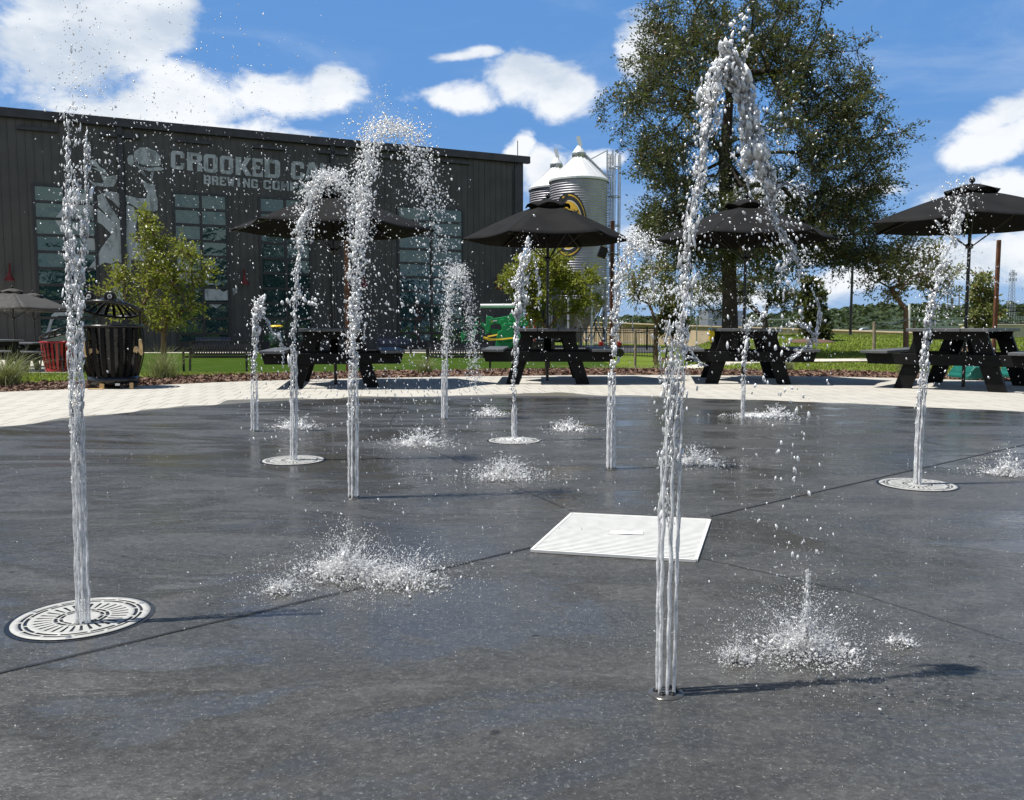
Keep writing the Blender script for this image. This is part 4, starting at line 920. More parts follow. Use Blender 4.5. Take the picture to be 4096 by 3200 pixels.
# lamp pole, white poles
def pole(name, sx, y0, y1, Yd, r, mat, label, cat='pole', group=None, head=None):
    a, b = at(sx, y0, Yd), at(sx, y1, Yd); e = empty(name, (b.x, Yd, b.z - 0.1), label, cat, group); h = a.z - b.z + 0.1
    mb = MB(); mb.tube([(0, 0, 0), (0, 0, h)], [r * 1.15, r], 12); mb.build('shaft', mat, e)
    mb = MB(); mb.lathe([(r * 1.9, 0), (r * 1.9, 0.12), (r * 1.2, 0.2)], n=16); mb.build('base_plate', mat, e)
    if head:
        m2 = MB()
        if head == 'lamp': m2.lathe([(r, h), (0.16, h + 0.1), (0.2, h + 0.35), (0.05, h + 0.5), (0, h + 0.52)], n=16)
        m2.build('lamp_head', mat, e)
    return e, h
pole('lamp_post', 3401, 900, 1341, 40, 0.055, M_blackmetal, 'slim black lamp post on the lawn right of the oak', 'lamp post', None, 'lamp')
pole('white_post', 3634, 1215, 1332, 55, 0.08, M_white, 'thin white post behind the small crape myrtle', 'post')
pole('sign_post', 2530, 1278, 1320, 60, 0.04, M_galv, 'thin sign post standing beyond the tan wall near the railing', 'post')
def rust_post(sx, y0, sy, Yd, label):
    g = thf(at(sx, sy, Yd).x, Yd); a = at(sx, y0, Yd); e = empty('rusty_post', (a.x, Yd, g), label, 'light post', 'rusty steel posts'); h = a.z - g
    mb = MB(); wd_ = 0.06 if Yd < 17 else 0.12; mb.box((0, 0, h / 2), (wd_, wd_, h)); mb.build('shaft', M_rust, e, bevel=0.006)
    return e, h
e, h = rust_post(2450, 884, 1400, 30, 'rusty square post with black speakers beside the silo')
for z_, sx_, sz in ((at(2450, 930, 30).z, -0.30, 0.34), (at(2450, 1010, 30).z, -0.34, 0.38)):
    zl = z_ - e.location.z; mb = MB(); mb.box((sx_, -0.02, zl), (sz * 0.8, 0.25, sz), M=Matrix.Rotation(radians(20), 3, 'Y')); s_ = mb.build('speaker', M_blackmetal, e, bevel=0.02)
    mb = MB(); mb.bar((sx_ + 0.1, 0, zl), (-0.05, 0, zl), 0.04, 0.04); mb.box((0, 0, zl), (0.15, 0.15, 0.03)); mb.build('bracket', M_galv, s_)
rust_post(1386, 890, 1400, 21, 'rusty post behind the leftmost big umbrella')
rust_post(3996, 960, 1400, 15.5, 'rusty post at the right edge under the umbrella rim')
# pickup truck
q = at(3455, 1328, 215); zt = at(3455, 1311, 215).z; zb = zt - 1.75; e = empty('pickup_truck', (q.x, 215, zb), 'silver pickup truck driving along the top of the tan wall', 'pickup truck')
M_silver = simple('silver_paint', (0.62, 0.64, 0.66), 0.25, 0.2, var=0.05)
def side(pts, y0, wd, name, mat, bev=0.04):
    mb = MB(); mb.prism([(x, y0, z) for x, z in pts], (0, wd, 0)); return mb.build(name, mat, e, bevel=bev)
side([(-0.95, 0.45), (2.6, 0.45), (2.62, 1.12), (0.95, 1.12), (0.9, 1.15), (-0.7, 1.15), (-1.9, 1.05), (-2.5, 0.95), (-2.6, 0.5)], -0.9, 1.8, 'body', M_silver)
cb = side([(-1.15, 1.1), (-0.5, 1.68), (0.3, 1.74), (0.95, 1.70), (1.05, 1.12)], -0.78, 1.56, 'cab', M_silver)
for P in ([(-0.95, 1.14), (-0.42, 1.60), (-0.05, 1.62), (-0.05, 1.14)], [(0.05, 1.14), (0.05, 1.62), (0.45, 1.63), (0.45, 1.14)], [(0.53, 1.14), (0.53, 1.63), (0.86, 1.6), (0.93, 1.14)]):
    mb = MB(); mb.prism([(x, -0.80, z) for x, z in P], (0, 0.01, 0)); mb.build('window', M_glass, cb)
for x in (-1.75, 1.7):
    for y in (-0.8, 0.8): mb = MB(); mb.tube([(x, y - 0.12, 0.38), (x, y + 0.12, 0.38)], 0.38, 20); mb.build('wheel', M_blackmetal, e)
# dark car behind the enclosure
q = at(3190, 1322, 200); e = empty('dark_car', (q.x, 200, at(3190, 1308, 200).z - 1.4), 'dark car with red tail lights just right of the chain link fence', 'car')
side([(-1.9, 0.3), (1.9, 0.3), (1.95, 0.8), (1.2, 0.92), (0.7, 1.4), (-0.8, 1.42), (-1.4, 0.95), (-1.95, 0.85)], -0.8, 1.6, 'body', M_navy)
for x in (-1.2, 1.2): mb = MB(); mb.tube([(x, -0.85, 0.3), (x, 0.85, 0.3)], 0.3, 16); mb.build('wheels', M_blackmetal, e)
mb = MB(); mb.box((1.93, -0.6, 0.7), (0.08, 0.3, 0.15)); mb.build('tail_light', M_red, e)
# lattice mobile mast and far pylons
q = at(4045, 1215, 330); zt = at(4045, 1080, 330).z; e = empty('lattice_tower', (q.x, 330, 0), 'grey lattice phone mast on the horizon at the far right', 'tower'); mb = MB()
def lw(z): return 1.25 - 0.8 * z / zt
for sx_, sy_ in ((-1, -1), (1, -1), (1, 1), (-1, 1)): mb.bar((sx_ * lw(0), sy_ * lw(0), 0), (sx_ * lw(zt), sy_ * lw(zt), zt), 0.16, 0.16)
n = 16
for i in range(n):
    z0, z1 = zt * i / n, zt * (i + 1) / n
    for (p, r_) in (((-1, -1), (1, -1)), ((1, -1), (-1, -1)), ((-1, 1), (1, 1))): mb.bar((p[0] * lw(z0), p[1] * lw(z0), z0), (r_[0] * lw(z1), r_[1] * lw(z1), z1), 0.09, 0.09)
mb.build('lattice', M_galv, e)
for z_ in (zt * 0.93, zt * 0.84):
    mb = MB(); mb.box((0, 0, z_), (2.9, 0.12, 0.12))
    for k in range(6): mb.box((-1.4 + k * 0.56, -0.2, z_), (0.2, 0.2, 1.3))
    mb.build('antenna_array', M_galv, e)
for sx, y0, lb in [(3789, 1150, 'left one of the four thin far pylons above the treeline'), (3806, 1190, 'short far pylon second from the left above the treeline'), (3836, 1142, 'tallest far pylon above the treeline left of the umbrella pole'), (3811, 1192, 'short far pylon third from the left above the treeline')]:
    q = at(sx, 1215, 420); zt = at(sx, y0, 420).z; e = empty('power_pylon', (q.x, 420, 0), lb, 'pylon', 'far power pylons'); mb = MB()
    mb.bar((-0.3, 0, 0), (-0.1, 0, zt), 0.28, 0.28); mb.bar((0.3, 0, 0), (0.1, 0, zt), 0.28, 0.28); mb.build('shaft', M_galv, e)
    mb = MB(); mb.bar((-2.2, 0, zt * 0.9), (2.2, 0, zt * 0.9), 0.25, 0.2); mb.build('cross_arm', M_galv, e)
# stakes
def stake(sx, y0, y1, Yd, lb):
    a, b = at(sx, y0, Yd), at(sx, y1, Yd); mb = MB(); g = thf(b.x, Yd); top = a.z - g; mb.tube([(0, 0, -0.1), (0.01, 0, top * 0.5), (-0.005, 0, top)], [0.042, 0.038, 0.036], 8)
    o = mb.build('tree_stake', M_wood, None, (b.x, Yd, g)); tag(o, lb, 'stake', 'wooden tree stakes'); return o, Vector((b.x, Yd, a.z - 0.08))
st = []
for a_ in [(3492, 1287, 1452, 19.0, 'left wooden stake of the staked crape myrtle at right'), (3653, 1268, 1395, 23.5, 'right wooden stake just right of the crape myrtle trunk'),
           (2540, 1320, 1432, 26.0, 'wooden stake left of the slim tree beside the railing'), (2664, 1318, 1420, 27.0, 'wooden stake right of the slim tree beside the railing')]:
    st.append(stake(*a_)[1])
mb = MB(); m_ = at(3625, 1285, 21); mb.tube([st[0], st[0].lerp(m_, 0.5) - Vector((0, 0, 0.03)), m_ + Vector((0, 0, 0.03)), st[1]], 0.012, 5); tag(mb.build('tree_tie', M_blackmetal), 'black strap tying the crape myrtle to its two stakes', 'strap')
mb = MB(); m_ = at(2622, 1322, 26.4); mb.tube([st[2], m_, st[3]], 0.010, 5); tag(mb.build('tree_tie', M_blackmetal), 'thin black strap between the two stakes by the railing', 'strap')
# teal tubs at the right behind the table
for (xa, ya, xb, yb, Yd, lb) in [(3868, 1468, 3936, 1530, 12.4, 'teal moulded plastic ramp behind the right hand table legs'), (4065, 1455, 4200, 1535, 12.6, 'teal plastic tub cut off by the right edge')]:
    A, B = at(xa, yb, Yd), at(xb, yb, Yd); hgt = at(xa, ya, Yd).z; wd = B.x - A.x
    mb = MB(); mb.prism([(0, 0, 0), (wd, 0, 0), (wd, 0, hgt), (wd * 0.45, 0, hgt * 0.98), (wd * 0.2, 0, hgt * 0.6), (wd * 0.18, 0, hgt * 0.4), (0, 0, hgt * 0.3)], (0, 0.6, 0))
    tag(mb.build('plastic_tub', M_teal, None, (A.x, Yd, 0.01), bevel=0.02), lb, 'plastic tub')
# stacked red and white things beyond the fence
for i, (sx, lb) in enumerate([(2405, 'red cart half hidden behind the railing by the silo'), (2478, 'red and white cart behind the railing, right of the rusty post')]):
    q = at(sx, 1340, 41); e = empty('hand_cart', (q.x, 41, thf(q.x, 41)), lb, 'cart', 'carts behind the railing'); mb = MB(); mb.box((0, 0, 0.62), (0.2, 0.3, 0.22)); mb.build('body', M_red, e, bevel=0.03)
    mb = MB(); mb.bar((-0.6, 0, 0.6), (0.9, 0, 0.75), 0.06, 0.05); mb.build('handle', M_white, e); mb = MB(); mb.tube([(0, -0.25, 0.2), (0, 0.25, 0.2)], 0.2, 14); mb.build('wheel', M_blackmetal, e)

# ================================================================ trees
def leaves(name, P, Dv, size, mat, parent, asp=0.34, lo=0.75, hi=1.3, flat=0.0):
    """P: leaf bases, Dv: twig direction; diamond shaped folded leaves"""
    n = len(P); d = Dv + rng.normal(0, 0.75, (n, 3)); d[:, 2] -= flat; d /= np.linalg.norm(d, axis=1)[:, None]
    r = rng.normal(0, 1, (n, 3)); s = np.cross(d, r); s /= np.linalg.norm(s, axis=1)[:, None]
    L = size * rng.uniform(lo, hi, (n, 1)); up = np.cross(s, d)
    a = P; b = P + d * L * 0.45 + s * L * asp * 0.5 + up * L * 0.06; c = P + d * L; e = P + d * L * 0.45 - s * L * asp * 0.5 + up * L * 0.06
    V = np.stack([a, b, c, e], 1).reshape(-1, 3); Fq = np.arange(4 * n).reshape(n, 4)
    return npmesh(name, V, Fq, mat, parent)
def grow(base, fork, clusters, r0, name, label, cat, group, bark, leafm, nt=8, nl=28, tl_=0.5, size=0.06, asp=0.34, stems=None, bend=0.25, extra=None, pen=0.3, flat=0.0, spreadz=1.0):
    """trunk and limbs grown towards a set of foliage clusters, leaves on twigs round every cluster"""
    base = Vector(base); e = empty(name, base, label, cat, group)
    nodes = [Vector((0, 0, 0))]; par = [-1]; plen = [0.0]
    for q in (stems or [fork]):
        nodes.append(Vector(q)); par.append(len(nodes) - 2); plen.append(plen[-1])
    order = sorted(clusters, key=lambda p: (Vector(p) - nodes[-1]).length); tips = []
    for c in order:
        c = Vector(c); best, bi = 1e9, 1
        for i in range(1, len(nodes)):
            dd = (nodes[i] - c).length + pen * plen[i] + (2.0 if nodes[i].z > c.z + 0.8 else 0)
            if dd < best: best, bi = dd, i
        p = nodes[bi]; L = (c - p).length; k = bi
        steps = max(1, int(L / 0.7))
        for s_ in range(1, steps + 1):
            q = p.lerp(c, s_ / steps)
            if s_ < steps: q += Vector((random.gauss(0, 1), random.gauss(0, 1), random.gauss(0, 1) + 0.6)) * bend * min(L, 2) / steps * 0.6
            nodes.append(q); par.append(k); plen.append(plen[k] + (q - nodes[k]).length); k = len(nodes) - 1
        tips.append(k)
    cnt = [0.0] * len(nodes)
    for k in tips:
        while k >= 0: cnt[k] += 1; k = par[k]
    tot = max(cnt); rad = [max(r0 * (c_ / tot) ** 0.48, 0.008) for c_ in cnt]
    mb = MB()
    for i in range(1, len(nodes)):
        pr = par[i]; ra = rad[pr] if (pr == 0 or cnt[pr] < cnt[i] * 1.6) else rad[i] * 1.15
        if i <= len(stems or [0]): ra = rad[pr] * (1.25 if pr == 0 else 1); n_ = 12
        else: n_ = 6 if rad[i] > 0.02 else 4
        mb.tube([nodes[pr], nodes[i]], [ra, rad[i]], n_, False)
    PP = []; DD = []
    for k in tips:
        c = nodes[k]
        for _ in range(nt):
            d = Vector((random.gauss(0, 1), random.gauss(0, 1), random.gauss(0, 1) * spreadz)).normalized(); out = (c - nodes[par[k]])
            d = (d + out.normalized() * 0.5).normalized(); L = tl_ * random.uniform(0.5, 1.25); tip = c + d * L + Vector((0, 0, -0.08 * L))
            mb.tube([c, c.lerp(tip, 0.5) + Vector((0, 0, 0.03)), tip], [0.006, 0.005, 0.003], 3, False)
            tt = rng.uniform(0.15, 1.05, (nl, 1)); b_ = np.array(c) + (np.array(tip) - np.array(c)) * tt + rng.normal(0, 0.03 + 0.05 * tl_, (nl, 3)); PP.append(b_); DD.append(np.tile(np.array(d), (nl, 1)))
    mb.build('trunk', bark, e)
    leaves('crown', np.concatenate(PP), np.concatenate(DD), size, leafm, e, asp, flat=flat)
    return e
def ell(n, c, r, shell=0.35):
    out = []
    while len(out) < n:
        p = np.array([random.uniform(-1, 1) for _ in range(3)]); q = np.linalg.norm(p)
        if q <= 1 and (q > shell or random.random() < 0.25): out.append(Vector(c) + Vector((p[0] * r[0], p[1] * r[1], p[2] * r[2])))
    return out
# oak: blobs given as compass points of the crown at the trunk's distance
OY = 23.0; ob = at(2922, 1400, OY); og = thf(ob.x, OY); obase = Vector((ob.x, OY, og - 0.05))
cl = []
for sx, sy, rx, ry, rz_, n in [(3000, 560, 500, 3.4, 470, 180), (2640, 480, 200, 2.2, 200, 40), (3420, 600, 190, 2.2, 250, 46), (2640, 780, 110, 1.6, 170, 22), (3370, 900, 190, 2.0, 150, 44),
                               (2990, 60, 340, 2.6, 280, 70), (3060, 980, 330, 2.4, 90, 60), (2700, 950, 120, 1.6, 100, 16), (2720, 140, 150, 1.8, 120, 16), (3470, 1040, 90, 1.2, 40, 12), (3300, 260, 150, 1.8, 190, 22)]:
    sx -= 38; n = int(n * 1.15)
    p = at(sx, sy, OY) - obase; cl += ell(n, p, (rx * OY / 3400, ry, rz_ * OY / 3400), 0.45)
def sxy(c):
    q = c + obase; return 2048 + 3400 * q.x / q.y, 1311 - 3400 * (q.z - H) / q.y
cl = [c for c in cl if not (sxy(c)[0] < 2560 and sxy(c)[1] > 560)]
f1 = at(2918, 1150, OY) - obase; f2 = at(2908, 900, OY) - obase; f3 = at(2900, 640, OY) - obase; f4 = at(2915, 400, OY) - obase
grow(obase, f1, cl, 0.19, 'oak_tree', 'large dark leaved live oak filling the sky right of the silos', 'tree', None, M_bark, M_oakleaf, nt=8, nl=29, tl_=0.62, size=0.088, asp=0.38, stems=[f1, f2, f3, f4], pen=0.22)
def small_tree(sx, sy_base, Yd, blobs, name, label, bark, lm, r0, fork_sy, group=None, **k):
    b = at(sx, sy_base, Yd); g = thf(b.x, Yd); base = Vector((b.x, Yd, g)); cl = []
    for x, y, rx, rz_, n in blobs: cl += ell(n, at(x, y, Yd) - base, (rx * Yd / 3400, (rx + rz_) * 0.42 * Yd / 3400, rz_ * Yd / 3400), 0.3)
    fk = at(sx, fork_sy, Yd) - base
    return grow(base, fk, cl, r0, name, label, 'tree', group, bark, lm, **k)
small_tree(655, 1490, 24.0, [(630, 990, 80, 70, 12), (640, 1110, 130, 80, 20), (640, 1230, 160, 80, 26), (585, 900, 35, 45, 5), (740, 1030, 70, 50, 7), (500, 1110, 60, 40, 6), (790, 1090, 45, 40, 4), (440, 1170, 50, 25, 3)], 'leafy_tree',
           'young bright green tree in front of the mural behind the frog bin', M_bark2, M_limeleaf, 0.07, 1330, 'young bright green trees', nt=7, nl=12, tl_=0.44, size=0.105, asp=0.42)
small_tree(2190, 1490, 27.0, [(2180, 1110, 150, 80, 26), (2230, 1190, 150, 80, 26), (2090, 1120, 70, 60, 10), (2190, 1050, 70, 50, 8), (2340, 1130, 55, 50, 6), (2130, 1260, 60, 40, 5)], 'leafy_tree',
           'young bright green tree between the boom lift and the silo', M_bark2, M_limeleaf, 0.07, 1320, 'young bright green trees', nt=8, nl=20, tl_=0.42, size=0.105, asp=0.42)
small_tree(2625, 1430, 26.6, [(2610, 1140, 110, 90, 22), (2560, 1110, 60, 50, 8), (2700, 1130, 70, 60, 10), (2630, 1060, 70, 50, 8), (2740, 1210, 50, 50, 5)], 'crape_myrtle',
           'slim thin leaved tree between two stakes right of the railing', M_bark2, M_crapeleaf, 0.055, 1290, 'thin crape myrtle trees', nt=6, nl=13, tl_=0.40, size=0.085, asp=0.5, spreadz=1.2)
small_tree(3624, 1420, 22.0, [(3640, 1060, 150, 100, 34), (3560, 1100, 80, 90, 12), (3740, 1080, 90, 90, 14), (3650, 980, 90, 50, 9), (3560, 1180, 40, 40, 4), (3760, 1170, 60, 30, 5)], 'crape_myrtle',
           'crape myrtle with fanned twigs and red brown trunk in front of the ridge at right', M_bark2, M_crapeleaf, 0.06, 1240, 'thin crape myrtle trees', nt=6, nl=12, tl_=0.38, size=0.08, asp=0.5, spreadz=1.2)
small_tree(3262, 1372, 33.0, [(3250, 1190, 35, 70, 14), (3260, 1290, 50, 65, 18), (3240, 1120, 18, 20, 3)], 'magnolia_tree', 'narrow dark magnolia on a mulch mound on the lawn', M_bark, M_darkleaf, 0.05, 1330, 'upright magnolias', nt=7, nl=15, tl_=0.3, size=0.17, asp=0.45)
small_tree(3925, 1400, 26.0, [(3925, 1180, 38, 70, 16), (3930, 1260, 55, 60, 20), (3925, 1115, 15, 20, 3)], 'magnolia_tree', 'upright magnolia between the umbrella pole and the rusty post at right', M_bark, M_crapeleaf, 0.05, 1330, 'upright magnolias', nt=7, nl=16, tl_=0.28, size=0.12, asp=0.45)
small_tree(2690, 1370, 34.0, [(2690, 1230, 45, 60, 14), (2690, 1310, 55, 45, 12)], 'magnolia_tree', 'dark bushy magnolia behind the falling jet, left of the trailer', M_bark, M_darkleaf, 0.05, 1340, 'upright magnolias', nt=7, nl=15, tl_=0.3, size=0.16, asp=0.45)
small_tree(3060, 1365, 40.0, [(3060, 1160, 170, 60, 30), (2860, 1180, 110, 70, 16), (3170, 1210, 90, 45, 12), (2960, 1130, 200, 50, 24)], 'spreading_tree', 'low spreading thin tree behind the oak trunk', M_bark, M_oakleaf, 0.12, 1280, None, nt=7, nl=16, tl_=0.55, size=0.13, asp=0.4)
# mulch mounds on lawn
for sx, sy, Yd, r_, lb in [(3240, 1375, 32.5, 0.95, 'mulch mound round the narrow magnolia'), (3885, 1380, 26, 0.8, 'mulch ring round the upright magnolia at right'), (2690, 1367, 34, 0.8, 'mulch mound round the bushy magnolia')]:
    q = at(sx, sy, Yd); g = thf(q.x, Yd); mb = MB(); mb.lathe([(0.02, 0.13), (r_ * 0.5, 0.10), (r_ * 0.85, 0.04), (r_, -0.02)], (0, 0, 0), 28)
    o = mb.build('mulch_mound', M_mulch, None, (q.x, Yd, g)); tag(o, lb, 'mulch mound', 'mulch mounds on the lawn')

# ================================================================ far wooded ridge
prof_x = [2300, 2450, 2700, 2900, 3150, 3300, 3400, 3500, 3560, 3650, 3830, 4000, 4096, 4400]; prof_y = [1262, 1256, 1257, 1254, 1240, 1222, 1220, 1205, 1202, 1209, 1213, 1207, 1203, 1200]
VV = []; n0 = 0
for row in range(9):
    fr = row / 8; Yd = 240 + 190 * fr; sx = 2150
    while sx < 4500:
        low = 1302 - 6 * sin(sx * 0.006); y_ = low + (np.interp(sx, prof_x, prof_y) - low) * (fr ** 0.8) + random.uniform(-5, 9)
        rr = random.uniform(2.6, 4.8) * (0.85 + 0.4 * fr); top = at(sx, y_, Yd); m = 230
        d = rng.normal(0, 1, (m, 3)); d /= np.linalg.norm(d, axis=1)[:, None]; d[:, 2] = np.abs(d[:, 2]) * 1.2 - 0.35
        P = np.array([top.x, Yd, top.z - rr]) + d * np.array([rr, rr, rr]) * rng.uniform(0.72, 1.05, (m, 1)); P[:, 2] = np.minimum(P[:, 2], top.z + 0.2)
        s_ = rng.normal(0, 1, (m, 2, 3)); s_ += -d[:, None, :] * np.sum(s_ * d[:, None, :], axis=2)[:, :, None] * 0.7; s_ *= rr * 0.15
        a = P + s_[:, 0]; b = P + s_[:, 1]; c_ = P - s_[:, 0]; e_ = P - s_[:, 1]; VV.append(np.stack([a, b, c_, e_], 1).reshape(-1, 3))
        sx += rr * 1.15 * 3400 / Yd * random.uniform(0.8, 1.2)
V = np.concatenate(VV); tag(npmesh('far_woodland', V, np.arange(len(V)).reshape(-1, 4), M_forest), 'dark green wooded ridge along the horizon at right', 'woodland', kind='stuff')
# wooded hill body under it
V = []; Fs = []
for i, sx in enumerate(np.linspace(2100, 4600, 60)):
    y_ = np.interp(sx, prof_x, prof_y)
    for Yd, f_ in ((226, 0.0), (236, 0.25), (445, 0.93), (500, 0.9)):
        p = at(sx, 1309 + (y_ - 1309) * f_, Yd); V.append((p.x, Yd, p.z - 2.5 if Yd > 226 else -1.0))
for i in range(59):
    for j in range(3): Fs.append((i * 4 + j, (i + 1) * 4 + j, (i + 1) * 4 + j + 1, i * 4 + j + 1))
npmesh('hills', V, Fs, simple('hill_undergrowth', (0.022, 0.045, 0.014), 0.9, var=0.5, sc=0.2), smooth=True)['kind'] = 'structure'
# trees behind the photographer, seen only mirrored in the glass
VV = []
for k in range(46):
    x0, y0 = -70 + k * 3.4 + random.uniform(-1, 1), -46 + random.uniform(-6, 6); rr = random.uniform(2.5, 4.5); m = 260; hz = random.uniform(7, 12)
    d = rng.normal(0, 1, (m, 3)); d /= np.linalg.norm(d, axis=1)[:, None]; P = np.array([x0, y0, hz * 0.55]) + d * np.array([rr, rr, hz * 0.55]) * rng.uniform(0.6, 1.0, (m, 1))
    s_ = rng.normal(0, 0.45, (m, 2, 3)); VV.append(np.stack([P + s_[:, 0], P + s_[:, 1], P - s_[:, 0], P - s_[:, 1]], 1).reshape(-1, 3))
V = np.concatenate(VV); tag(npmesh('tree_belt', V, np.arange(len(V)).reshape(-1, 4), M_forest), 'belt of trees across the road, mirrored in the windows', 'woodland', kind='stuff')

# ================================================================ grasses and mulch
def blades(P, h, wd, lean, mat, name, parent=None, seg=1, spread=None):
    n = len(P); a = rng.uniform(0, 2 * pi, n); L = h * rng.uniform(0.6, 1.15, n); s = np.stack([np.cos(a), np.sin(a), np.zeros(n)], 1) * wd / 2
    ln = rng.normal(0, lean, (n, 2)) if spread is None else spread
    V = []; base0 = P - s; base1 = P + s; lv = [base0, base1]
    if seg == 1:
        tip = P + np.stack([ln[:, 0] * L, ln[:, 1] * L, L], 1); V = np.stack([base0, base1, tip], 1).reshape(-1, 3); return npmesh(name, V, np.arange(3 * n).reshape(n, 3), mat, parent)
    rows = []
    for j in range(seg + 1):
        t_ = j / seg; c = P + np.stack([ln[:, 0] * L * t_ ** 1.8, ln[:, 1] * L * t_ ** 1.8, L * (t_ - 0.30 * t_ ** 3 * np.linalg.norm(ln, axis=1))], 1); w_ = s * (1 - t_ * 0.9); rows += [c - w_, c + w_]
    V = np.stack(rows, 1).reshape(-1, 3); k = 2 * (seg + 1); F_ = []
    for j in range(seg): F_.append(np.stack([np.arange(n) * k + 2 * j, np.arange(n) * k + 2 * j + 1, np.arange(n) * k + 2 * j + 3, np.arange(n) * k + 2 * j + 2], 1))
    return npmesh(name, V, np.concatenate(F_), mat, parent)
def tuft(sx, sy, hpx, lb, n=240, wd=0.006, sp=0.55, Yd=None, name='grass_tuft', mat=None, g='ornamental grass tufts'):
    q = gp(sx, sy) if Yd is None else at(sx, sy, Yd); gz_ = thf(q.x, q.y); h = hpx * q.y / 3400
    P = np.stack([rng.normal(0, 0.07 * h / 0.4, n), rng.normal(0, 0.07 * h / 0.4, n), np.zeros(n)], 1); o = blades(P, h * 1.15, wd, 0, mat or M_tuft, name, None, 5, rng.normal(0, sp, (n, 2)))
    o.location = (q.x, q.y, gz_); tag(o, lb, 'grass tuft', g)
tuft(25, 1545, 150, 'big ornamental grass clump cut off by the left edge', 520, 0.008, 0.9)
tuft(652, 1518, 135, 'wispy ornamental grass clump right of the frog bin', 420, 0.006, 0.6)
tuft(1700, 1495, 80, 'wispy grass tuft in the mulch right of the leftmost big table', 320, 0.006, 0.6)
tuft(2660, 1478, 70, 'low grass tuft in the mulch behind the tall jet', 200, 0.007, 0.6)
tuft(3150, 1485, 60, 'grass tuft in the mulch right of the table by the oak', 220, 0.007, 0.5)
tuft(3625, 1508, 95, 'tall grass tuft in front of the left bench of the right hand table', 260, 0.006, 0.35)
for i, sx in enumerate(range(2380, 2700, 26)):
    tuft(sx + random.uniform(-6, 6), 1440 + random.uniform(-5, 5), 34, 'low pale variegated clump in the row of clumps below the railing', 90, 0.02, 0.9, 21.5, 'variegated_clump', M_tuft, 'pale variegated clumps along the railing')
def inview(x, y, pad=60): sx = 2048 + 3400 * x / y; return (sx > -pad) & (sx < 4096 + pad)
def ro_at(x, y):
    a = np.arctan2(y - C0.y, x - C0.x); return np.interp(a, G, RO, period=2 * pi)
n = 60000; y = rng.uniform(11, 25, n); x = rng.uniform(-0.64, 0.64, n) * y
r = np.hypot(x - C0.x, y - C0.y); ro = ro_at(x, y) + 0.35 + np.interp(np.abs(np.arctan2(y - C0.y, x - C0.x) - pi / 2), [0, 1.2], [1.75, 1.1])
k = (r > ro - 0.12) & ~((x < -8.2) & (y > 16.5)); sw = (x / y > 0.03) & (y > 17.2) & (y < 19.4); k &= ~((y > 16.4) & (y < 20.6) & (x / y > 0.035) & (np.abs(y - np.interp(x, [p.x for p in pc], [p.y for p in pc])) < 0.85))
x, y = x[k], y[k]; P = np.stack([x, y, th(x, y)], 1)
tag(blades(P, 0.055, 0.02, 0.5, M_blade, 'grass'), 'short mown grass between the mulch and the turf', 'grass', kind='stuff')
n = 26000; y = rng.uniform(21, 46, n); x = rng.uniform(0.17, 0.64, n) * y; P = np.stack([x, y, th(x, y)], 1)
tag(blades(P, 0.06, 0.05, 0.4, M_blade, 'lawn_grass'), 'mown lawn rising to the wall at right', 'grass', kind='stuff')
n = 30000; a = rng.uniform(0.15, pi - 0.1, n); ro = np.interp(a, G, RO, period=2 * pi); wdt = 0.35 + np.interp(np.abs(a - pi / 2), [0, 1.2], [1.75, 1.1])
r = ro + rng.uniform(0.0, 1.0, n) * wdt; x = C0.x + r * np.cos(a); y = C0.y + r * np.sin(a); k = inview(x, np.maximum(y, 1)); x, y = x[k], y[k]; n = len(x)
c_ = np.stack([x, y, rng.uniform(0.008, 0.03, n)], 1); u_ = rng.normal(0, 1, (n, 3)); u_[:, 2] *= 0.35; u_ /= np.linalg.norm(u_, axis=1)[:, None]; v_ = np.cross(u_, rng.normal(0, 1, (n, 3))); v_[:, 2] *= 0.5; v_ /= np.linalg.norm(v_, axis=1)[:, None]
u_ *= rng.uniform(0.015, 0.045, (n, 1)); v_ *= rng.uniform(0.006, 0.014, (n, 1)); V = np.stack([c_ - u_ - v_, c_ + u_ - v_, c_ + u_ + v_, c_ - u_ + v_], 1).reshape(-1, 3)
tag(npmesh('mulch_chips', V, np.arange(len(V)).reshape(-1, 4), M_chip), 'loose bark chips in the bed round the paving', 'mulch', kind='stuff')
